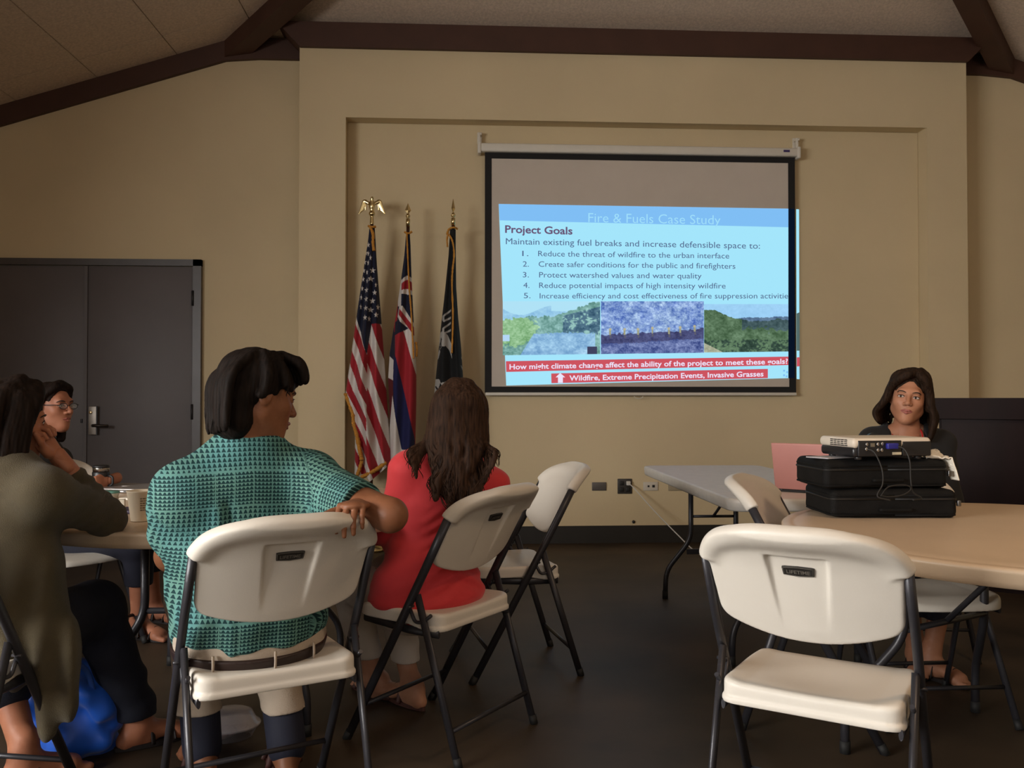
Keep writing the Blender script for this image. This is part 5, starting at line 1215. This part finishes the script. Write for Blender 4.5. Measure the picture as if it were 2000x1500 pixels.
# ---------------------------------------------------------------- presenter in black, facing the camera
def presenter():
    t = thing('person', 'person in a black top with a red lanyard and dark bobbed hair, facing the room', 'person', (2.03, 3.95, 0))
    hd = np.array((1.9849, 3.8225, 1.1465)); f = nrm((-.40, -.92, 0)); r = np.array([f[1], -f[0], 0]); up = np.array([0, 0, 1.])
    sk = skin_mat('warm_fair_skin', (.46, .215, .125), (.40, .175, .10))
    Mh = rotm(nrm((-.47, -.88, -.02)), (.15, -.03, 1)); k = .97
    neck = np.array((1.9938, 3.8646, 1.0043)); upper = np.array((2.0135, 3.8947, 0.9339)); chest = np.array((2.0137, 3.8968, 0.8136)); hip = np.array((2.0864, 3.9582, 0.4988))
    sr, sl = np.array((1.8611, 3.9033, 0.9477)), np.array((2.1451, 3.8570, 0.9354)); er = np.array((1.7517, 3.7937, 0.6999)); el = np.array((2.1305, 3.7521, 0.6798)); wr_ = np.array((1.7316, 3.5945, 0.7011)); wl_ = np.array((1.8914, 3.5453, 0.6953))
    s = Sdf(hd-(.15, .15, .24), hd+.15, .0026); add_head(s, hd, Mh, k)
    s.cap(hd+Mh @ np.array((0, -.02, -.06)), neck+(0, 0, -.015), .047, .050, .03).cap(neck+(0, 0, -.02), upper+f*.03, .052, .075, .05, flat=(f, .8)); hm = s.mesh(1)
    kr, kl = hip+r*.09+f*.42+(0, 0, .01), hip-r*.09+f*.40+(0, 0, .01); al = np.array((1.9193, 3.5342, 0.0907)); ar = np.array((1.9121, 3.6346, 0.1005)); al[2] = ar[2] = .075
    s = Sdf(np.min([hip, er, wr_, kr, kl, ar], 0)*np.array([1, 1, 0])-(.2, .2, .01), np.max([hip, sl, el, neck], 0)+.2, .006)
    s.cap(hip, chest, .11, .11, .05, flat=(f, .8)).cap(chest, upper, .12, .10, .05, flat=(f, .75)).cap(neck, sl, .045, .04, .03).cap(neck, sr, .045, .04, .03).cap(sl, el, .04, .035).cap(el, wl_, .035, .025).cap(sr, er, .04, .035).cap(er, wr_, .035, .025)
    for k_, a_, o in ((kl, al, -1), (kr, ar, 1)): s.cap(hip+r*.08*o, k_, .075, .055, .03).cap(k_, a_, .05, .033, .03); add_foot(s, a_, (.45, -.9, 0) if o < 0 else f, .92)
    bm = s.mesh(1); hs = []
    for w_, e_, sd in ((wl_, el, 1), (wr_, er, -1)):
        s = Sdf(w_-.13, w_+.13, .0032); add_hand(s, w_, w_-e_, (0, 0, -1), sd, (20, 25, 20), .9); hs.append(s.mesh(0))
    part_world(mesh_np('body', *join(hm, bm, *hs), sk), t)
    face_bits(t, hd, Mh, k, look=.0015, lip=(.36, .115, .095), brow=(.022, .012, .009), open_=.002)
    bk = mat('black_knit', (.0075, .007, .0075), .85, var=.1, sheen=.05)
    s = Sdf(np.min([hip, er, wr_, wl_], 0)-.2, np.max([sl, sr, el, neck], 0)+.12, .005)
    s.ell(hip, (.185, .14, .12), np.stack([r, f, up], 1), .05).cap(hip, chest, .155, .155, .06, flat=(f, .75)).cap(chest, upper, .158, .125, .05, flat=(f, .74)).cap(upper, sl, .085, .064, .045).cap(upper, sr, .085, .064, .045).cap(upper+(0, 0, -.02), neck+(0, 0, -.01)-f*.02, .09, .06, .03)
    s.cap(sl, el, .060, .05, .03).cap(el, wl_, .05, .036, .03).cap(sr, er, .060, .05, .03).cap(er, wr_, .05, .036, .03)
    # scooped neckline
    s.cap(neck+(0, 0, .05), upper+f*.13+(0, 0, -.035), .060, .082, .012, 's').cap(neck+(0, 0, .04)-f*.03, neck+(0, 0, .04)+f*.08, .076, .076, .01, 's')
    s.disp(wr(.003, 12, .003, 60, 41)); part_world(mesh_np('black_top', *s.mesh(1), bk), t)
    dn = mat('dark_denim', (.010, .014, .032), .8, var=.15, scale=30)
    s = Sdf(np.min([hip, kl, kr, al], 0)-.2, np.max([hip, kr], 0)+.2, .006); s.ell(hip+(0, 0, -.03), (.18, .14, .10), np.stack([r, f, up], 1), .03)
    for k_, a_, o in ((kl, al, -1), (kr, ar, 1)): s.cap(hip+r*.09*o+(0, 0, -.02), k_, .085, .066, .04).cap(k_, lerp(k_, a_, .7), .064, .05, .03)
    s.plane((0, 0, .235), (0, 0, -1), .003); part_world(mesh_np('trousers', *s.mesh(1), dn), t)
    sandal(t, al, (.45, -.9, 0), (.012, .008, .008), .95); sandal(t, ar, f, (.012, .008, .008), .95)
    # red lanyard
    pts = [neck+r*-.052+(0, 0, .012)+f*.01, neck-r*.062+f*.055+(0, 0, -.03), neck-r*.045+f*.095+(0, 0, -.075), chest+f*.135-r*.01+(0, 0, -.02), neck+r*.045+f*.092+(0, 0, -.075), neck+r*.060+f*.055+(0, 0, -.03), neck+r*.052+(0, 0, .012)+f*.01]
    part_world(MB().tube(spline(pts, 8), .0034, 6).build('lanyard', mat('red_cord', (.45, .012, .014), .6)), t)
    # bobbed hair with a side-swept fringe (local x: her right is +x)
    pa = []; rnd = random.Random(8)
    for sx in (-1, 1):
        for i in range(11):
            q = i/10; y = .035-.115*q; bz = (-.122 if sx > 0 else -.172)-.02*rnd.random()-(.02*q if sx < 0 else 0); w_ = rnd.uniform(-.006, .006)
            out = (.126 if sx > 0 else .124)-.03*q*q
            pa.append([(sx*.012-.02, .02-.06*q, .122), (sx*.062, y+.016, .094), (sx*(.084-.012*q), y+.010, .035), (sx*(.100-.02*q*q), y+.004, -.03), (sx*out+w_, y-.004, -.085), (sx*(out-.012), y+.004, bz)])
    for i in range(7):
        q = i/6
        pa.append([(-.020, .045-.01*q, .116), (.020+.02*q, .088-.020*q, .100-.012*q), (.060+.01*q, .080-.028*q, .068-.01*q), (.082, .050-.02*q, .030), (.087, .034-.02*q, -.020)])
        pa.append([(-.022, .045-.01*q, .116), (-.046-.01*q, .078-.02*q, .094-.01*q), (-.072, .058-.02*q, .055), (-.083, .040-.02*q, .010), (-.088, .030-.015*q, -.04)])
    for i in range(9):
        a = -1+2*i/8; pa.append([(a*.03, -.04, .115), (a*.06, -.09, .05), (a*.075, -.10, -.03), (a*.085, -.09, -.14)])
    def cut(s, L):
        def fc(X, Y, Z):
            x, y, z = X-hd[0], Y-hd[1], Z-hd[2]; l = [x*Mh[0, j]+y*Mh[1, j]+z*Mh[2, j] for j in range(3)]
            return np.sqrt((l[0]/.066)**2+((l[1]-.10)/.078)**2+((l[2]+.028)/.106)**2)*.06-.06
        s.fn(fc, .006, 's')
    hair(t, hd, Mh, k*1.0, pa, .003, (.036, .019, .011), (.012, .007, .0045), .0115, .005, [((0, -.014, .038), (.078, .095, .082))], cut, 9, 5, .0016)
presenter()

# ---------------------------------------------------------------- woman with glasses beyond the left table
def woman_glasses():
    t = thing('person', 'person wearing glasses with dark pulled-back hair, looking right across the left table', 'person', (-1.82, 4.2, 0))
    hd = np.array((-1.9199, 4.2788, 1.1062)); sk = skin_mat('flushed_skin', (.40, .165, .095), (.34, .13, .072)); k = .98
    Mh = rotm(nrm((.93, -.37, -.02)), (0, 0, 1)); f = nrm((.80, -.60, 0)); r = np.array([f[1], -f[0], 0]); up = np.array([0, 0, 1.])
    neck = np.array((-1.9843, 4.3254, 0.9431)); upper = np.array((-2.0034, 4.3480, 0.8617)); chest = np.array((-2.0081, 4.3505, 0.7348)); hip = np.array((-2.0124, 4.3761, 0.4264))
    sl, sr = np.array((-1.9857, 4.5077, 0.8386)), np.array((-2.0482, 4.2307, 0.8411)); el = np.array((-1.7912, 4.3392, 0.6616)); er = np.array((-1.9160, 4.0758, 0.6691)); wl_ = np.array((-1.5337, 3.9616, 0.7847)); wr_ = np.array((-1.6459, 3.9085, 0.7528))
    s = Sdf(hd-(.15, .15, .22), hd+.15, .0026); add_head(s, hd, Mh, k, 1.02).cap(hd+Mh @ np.array((0, -.025, -.05)), neck+(0, 0, -.03), .045, .050, .03); hm = s.mesh(1)
    kl, kr = hip-r*.08+f*.42, hip+r*.10+f*.40; al = np.array((-1.4790, 4.3110, 0.1028)); ar = np.array((-1.5713, 4.3362, 0.1125)); al[2] = .08; ar[2] = .08
    al = np.array((-1.5299, 4.3340, 0.1003)); al[2] = .085; ar = np.array((-1.5761, 4.6668, 0.1245)); ar[2] = .08; kl = np.array((-1.4550, 4.1035, 0.4319)); kr = np.array((-1.5447, 4.4601, 0.3828)); kl[2] = kr[2] = .50
    s = Sdf(np.min([hip, er, wr_, kl, al], 0)*np.array([1, 1, 0])-(.2, .2, .01), np.max([hip, sl, el, neck, ar, kr], 0)+.2, .006)
    s.cap(hip, chest, .11, .11, .05, flat=(f, .8)).cap(chest, neck, .10, .05, .05).cap(sl, el, .04, .035).cap(el, wl_, .035, .024).cap(sr, er, .04, .035).cap(er, wr_, .035, .024)
    for k_, a_, o in ((kl, al, -1), (kr, ar, 1)): s.cap(hip-r*.06*o, k_, .075, .055, .03).cap(k_, a_, .052, .035, .03); add_foot(s, a_, (.9, -.4, 0), .95)
    bm = s.mesh(1); hs = []
    s = Sdf(wl_-.13, wl_+.13, .0032); add_hand(s, wl_, (-.45, -.85, -.15), (-.85, .45, 0), 1, (30, 35, 25), .9); hs.append(s.mesh(0))
    s = Sdf(wr_-.13, wr_+.13, .0032); add_hand(s, wr_, (.7, -.5, -.2), (0, 0, -1), -1, (20, 25, 20), .9); hs.append(s.mesh(0))
    part_world(mesh_np('body', *join(hm, bm, *hs), sk), t)
    face_bits(t, hd, Mh, k, lip=(.28, .085, .06))
    dk = mat('charcoal_knit', (.014, .012, .012), .85)
    s = Sdf(np.min([hip, er, wr_], 0)-.2, np.max([sl, el, neck, wl_], 0)+.12, .0055)
    s.cap(hip, chest, .16, .15, .06, flat=(f, .75)).cap(chest, upper, .15, .11, .05, flat=(f, .75)).cap(upper, sl, .08, .06, .04).cap(upper, sr, .08, .06, .04).cap(upper, neck+(0, 0, -.02), .08, .056, .03).cap(sl, el, .056, .046, .03).cap(el, lerp(el, wl_, .85), .046, .034, .02).cap(sr, er, .056, .046, .03).cap(er, lerp(er, wr_, .85), .046, .034, .02)
    s.disp(wr(.003, 12, .003, 60, 51)); part_world(mesh_np('dark_top', *s.mesh(1), dk), t)
    nv = mat('navy_cotton', (.005, .006, .017), .8, var=.1)
    s = Sdf(np.min([hip, kl, al], 0)-.2, np.max([hip, kr, ar], 0)+.2, .006); s.ell(hip+(0, 0, -.03), (.18, .15, .10), np.stack([r, f, up], 1), .03)
    for k_, a_, o in ((kl, al, -1), (kr, ar, 1)): s.cap(hip-r*.07*o+(0, 0, -.02), k_, .088, .072, .04).cap(k_, lerp(k_, a_, .62), .072, .060, .03)
    s.plane((0, 0, .275), (0, 0, -1), .003); part_world(mesh_np('trousers', *s.mesh(1), nv), t)
    for a_ in (al, ar): sandal(t, a_, (.9, -.4, 0), (.010, .006, .006))
    # glasses
    g = MB(); P = lambda *a: hd+Mh @ (np.array(a)*k)
    def lens(x, rr=1.0): return [P(x+.0225*math.copysign(abs(math.cos(a))**.8, math.cos(a))*rr, .103-.006*abs(math.cos(a))*0, .002+.0135*math.copysign(abs(math.sin(a))**.8, math.sin(a))*rr) for a in [2*math.pi*i/24 for i in range(24)]]
    mg = mat('dark_glasses_frame', (.012, .010, .012), .3); gl = None
    for x in (-.031, .031): g.tube(lens(x), .0017, 6, closed=True)
    g.tube([P(-.009, .1035, .005), P(0, .108, .007), P(.009, .1035, .005)], .0016, 6)
    for sx in (-1, 1): g.tube([P(sx*.053, .102, .006), P(sx*.070, .094, .007), P(sx*.078, .03, .006), P(sx*.080, -.01, .002)], .0019, 6)
    gf = part_world(g.build('glasses', mg), t)
    for x in (-.031, .031):
        L_ = lens(x, .97); o = MB().add(L_, [tuple(range(24))]).build('lens', mat('lens_glass', (.75, .80, .85), .05, alpha=.22, spec=.8)); o.parent = gf
    # hair: pulled back, falling behind the neck
    pa = []; rnd = random.Random(12)
    for i in range(15):
        a = -1+2*i/14; b = math.sqrt(max(0, 1-a*a*.85)); pa.append([(a*.035, .050, .108-.012*abs(a)), (a*.074, -.01, .085-.03*abs(a)), (a*.086, -.03-.045*b, .020), (a*.082, -.055-.045*b, -.045), (a*.060+rnd.gauss(0, .004), -.065-.03*b, -.12), (a*.055, -.06-.02*b, -.18-.02*rnd.random())])
    for sx in (-1, 1):
        for q in (0, .5, 1): pa.append([(sx*.040, .062-.02*q, .092), (sx*.073, .030-.02*q, .056), (sx*.083, .008-.02*q, .0), (sx*.080, -.004-.02*q, -.06), (sx*.062, .012-.02*q, -.125), (sx*.050, .02-.02*q, -.165)])
    def cut(s, L):
        def fc(X, Y, Z):
            x, y, z = X-hd[0], Y-hd[1], Z-hd[2]; l = [x*Mh[0, j]+y*Mh[1, j]+z*Mh[2, j] for j in range(3)]
            return np.sqrt((l[0]/.085)**2+((l[1]-.105)/.085)**2+((l[2]+.012)/.098)**2)*.07-.07
        s.fn(fc, .006, 's')
    hair(t, hd, Mh, k, pa, .003, (.018, .010, .007), (.008, .005, .004), .0125, .006, [((0, -.014, .038), (.078, .096, .080))], cut, 13, 5, .0014)
woman_glasses()

# ---------------------------------------------------------------- woman in the olive sweater, left edge
def woman_olive():
    t = thing('person', 'person in an olive green sweater and jeans leaning an elbow on the left table', 'person', (-1.3, 2.45, 0))
    hd = np.array((-1.2998, 2.6206, 1.0756)); sk = skin_mat('rosy_skin', (.43, .175, .095), (.36, .135, .072)); k = .97
    f = nrm((.50, .87, 0)); r = np.array([f[1], -f[0], 0]); up = np.array([0, 0, 1.]); Mh = rotm(nrm((.80, .60, -.10)), (.10, .05, 1))
    neck = np.array((-1.2879, 2.5819, 0.9565)); upper = np.array((-1.2849, 2.5830, 0.8843)); chest = np.array((-1.2877, 2.5855, 0.7541)); hip = np.array((-1.2742, 2.5689, 0.5134))
    sr, sl = np.array((-1.1592, 2.5359, 0.8727)), np.array((-1.4228, 2.6313, 0.8729)); er = np.array((-1.0740, 2.7531, 0.7777)); wr_ = np.array((-1.1833, 2.6758, 0.9719)); el = np.array((-1.4966, 2.7994, 0.6689)); wl_ = np.array((-1.3824, 2.9421, 0.7253))
    s = Sdf(hd-(.15, .15, .22), hd+.15, .003); add_head(s, hd, Mh, k).cap(hd+Mh @ np.array((0, -.02, -.05)), neck+(0, 0, -.03), .047, .052, .03); hm = s.mesh(1)
    kr = np.array((-1.1558, 2.8833, 0.4734)); ar = np.array((-1.0510, 2.9848, 0.0556)); kl = np.array((-1.4606, 2.8516, 0.4296)); al = np.array((-1.2852, 2.7185, 0.0161)); ar[2] = .085; al[2] = .09
    s = Sdf(np.min([hip, sl, el, kl, al], 0)*np.array([1, 1, 0])-(.2, .2, .01), np.max([hip, sr, er, kr, neck, ar], 0)+.22, .006)
    s.cap(hip, chest, .11, .11, .05, flat=(f, .8)).cap(chest, neck, .10, .05, .05).cap(sl, el, .04, .035).cap(el, wl_, .035, .024).cap(sr, er, .042, .037).cap(er, wr_, .036, .0255)
    for k_, a_, o in ((kl, al, -1), (kr, ar, 1)): s.cap(hip+r*.07*o, k_, .075, .055, .03).cap(k_, a_, .054, .037, .03); add_foot(s, a_, (.75, .6, 0), .95)
    bm = s.mesh(1); hs = []
    s = Sdf(wr_-.14, wr_+.14, .003); add_hand(s, wr_+nrm(wr_-er)*.005, nrm(wr_-er)+np.array((-.25, .1, .05)), (-.35, -.3, .9), -1, (70, 75, 45), .95, thumb=(.3, .8, .5)); hs.append(s.mesh(0))
    s = Sdf(wl_-.13, wl_+.13, .0034); add_hand(s, wl_, (.6, .6, -.1), (0, 0, -1), 1, (15, 20, 15), .92); hs.append(s.mesh(0))
    part_world(mesh_np('body', *join(hm, bm, *hs), sk), t)
    face_bits(t, hd, Mh, k)
    ol = mat('olive_knit', (.066, .050, .023), .9, var=.08, scale=30, bump=.35, bscale=420, sheen=.1)
    s = Sdf(np.min([hip, sl, el, wl_], 0)-(.25, .25, .36), np.max([sr, er, wr_, neck], 0)+.14, .0055)
    s.ell(hip+(0, 0, -.02), (.19, .165, .15), np.stack([r, f, up], 1), .05).cap(hip, chest, .155, .150, .06, flat=(f, .8)).cap(chest, upper, .150, .125, .06, flat=(f, .75)).cap(upper, sr, .090, .074, .05).cap(upper, sl, .090, .074, .05).cap(upper, neck+(0, 0, -.03), .095, .062, .04)
    s.cap(sr, er, .074, .055, .04).cap(er, lerp(er, wr_, .72), .054, .037, .03).cap(sl, el, .07, .055, .04).cap(el, lerp(el, wl_, .8), .05, .036, .03)
    # sweater tail hanging over the side of the seat
    s.cap((-1.2023, 2.5329, 0.6130), (-1.1204, 2.5012, 0.4375), .125, .075, .08, flat=(f, .6)).cap((-1.1204, 2.5012, 0.4375), (-1.1063, 2.5026, 0.3116), .075, .055, .05, flat=(f, .6)).cap((-1.1063, 2.5026, 0.3116), (-1.1174, 2.5045, 0.2416), .055, .038, .03, flat=(f, .6))
    ax = nrm(wr_-er); q0 = np.array(lerp(er, wr_, .74))
    s.fn(lambda X, Y, Z: np.maximum(-((X-q0[0])*ax[0]+(Y-q0[1])*ax[1]+(Z-q0[2])*ax[2]), np.sqrt((X-q0[0])**2+(Y-q0[1])**2+(Z-q0[2])**2)-.075), .003, 's')
    def wk(x, y, z):
        tt = ((x-er[0])*ax[0]+(y-er[1])*ax[1]+(z-er[2])*ax[2]); near = np.exp(-((x-lerp(er, wr_, .45)[0])**2+(y-lerp(er, wr_, .45)[1])**2+(z-lerp(er, wr_, .45)[2])**2)/.012)
        return .004*vnoise(x*10, y*10, z*16, 61)+.004*near*np.sin(190*tt)+.013*np.clip((.75-z)/.3, 0, 1)*np.sin(75*x+25*y+3*vnoise(x*5, y*5, z*4, 63))*.8
    s.disp(wk); part_world(mesh_np('olive_sweater', *s.mesh(1), ol), t)
    dn = mat('navy_denim', (.0085, .011, .024), .8, var=.15, scale=30, bump=.2, bscale=400)
    s = Sdf(np.min([hip, kl, al], 0)-.22, np.max([hip, kr, ar], 0)+.22, .006); s.ell(hip+(0, 0, -.04), (.18, .15, .10), np.stack([r, f, up], 1), .03)
    s.cap(hip+r*.08+(0, 0, -.02), kr, .095, .085, .04).cap(kr, lerp(kr, ar, .95), .083, .066, .03).cap(hip-r*.08+(0, 0, -.02), kl, .095, .08, .04).cap(kl, lerp(kl, al, .5), .078, .072, .03)
    s.plane((0, 0, .10), (0, 0, -1), .003).disp(wr(.005, 12, .004, 50, 71)); part_world(mesh_np('jeans', *s.mesh(1), dn), t)
    for a_ in (al, ar): sandal(t, a_, (.75, .6, 0), (.010, .006, .006))
    pa = []; rnd = random.Random(15)
    for i in range(24):
        a = -1+2*i/23; b = math.sqrt(max(0, 1-a*a*.85)); e = -.26-.06*rnd.random(); ph = rnd.random()*6
        pa.append([(a*.03, .02, .116), (a*.078, -.01-.05*b, .066), (a*.092, -.02-.072*b, 0), (a*.100, -.018-.074*b, -.075), (a*.096+.008*math.sin(ph), -.03-.06*b, -.15), (a*.085+.01*math.sin(ph+1.5), -.05-.05*b, -.21), (a*.075, -.06-.045*b, e)])
    for sx in (-1, 1):
        for q in (0, .35, .7, 1): pa.append([(sx*.022, .060-.04*q, .108), (sx*.072, .052-.05*q, .070), (sx*.090, .036-.045*q, .01), (sx*.098, .030-.045*q, -.06), (sx*.100, .026-.05*q, -.125), (sx*.092, .01-.05*q, -.19)])
    hair(t, hd, Mh, k*1.02, pa, .0038, (.016, .0085, .0055), (.007, .0042, .003), .0165, .008, [((0, -.012, .036), (.084, .100, .086))], lambda s, L: None, 17, 5, .0018)
woman_olive()
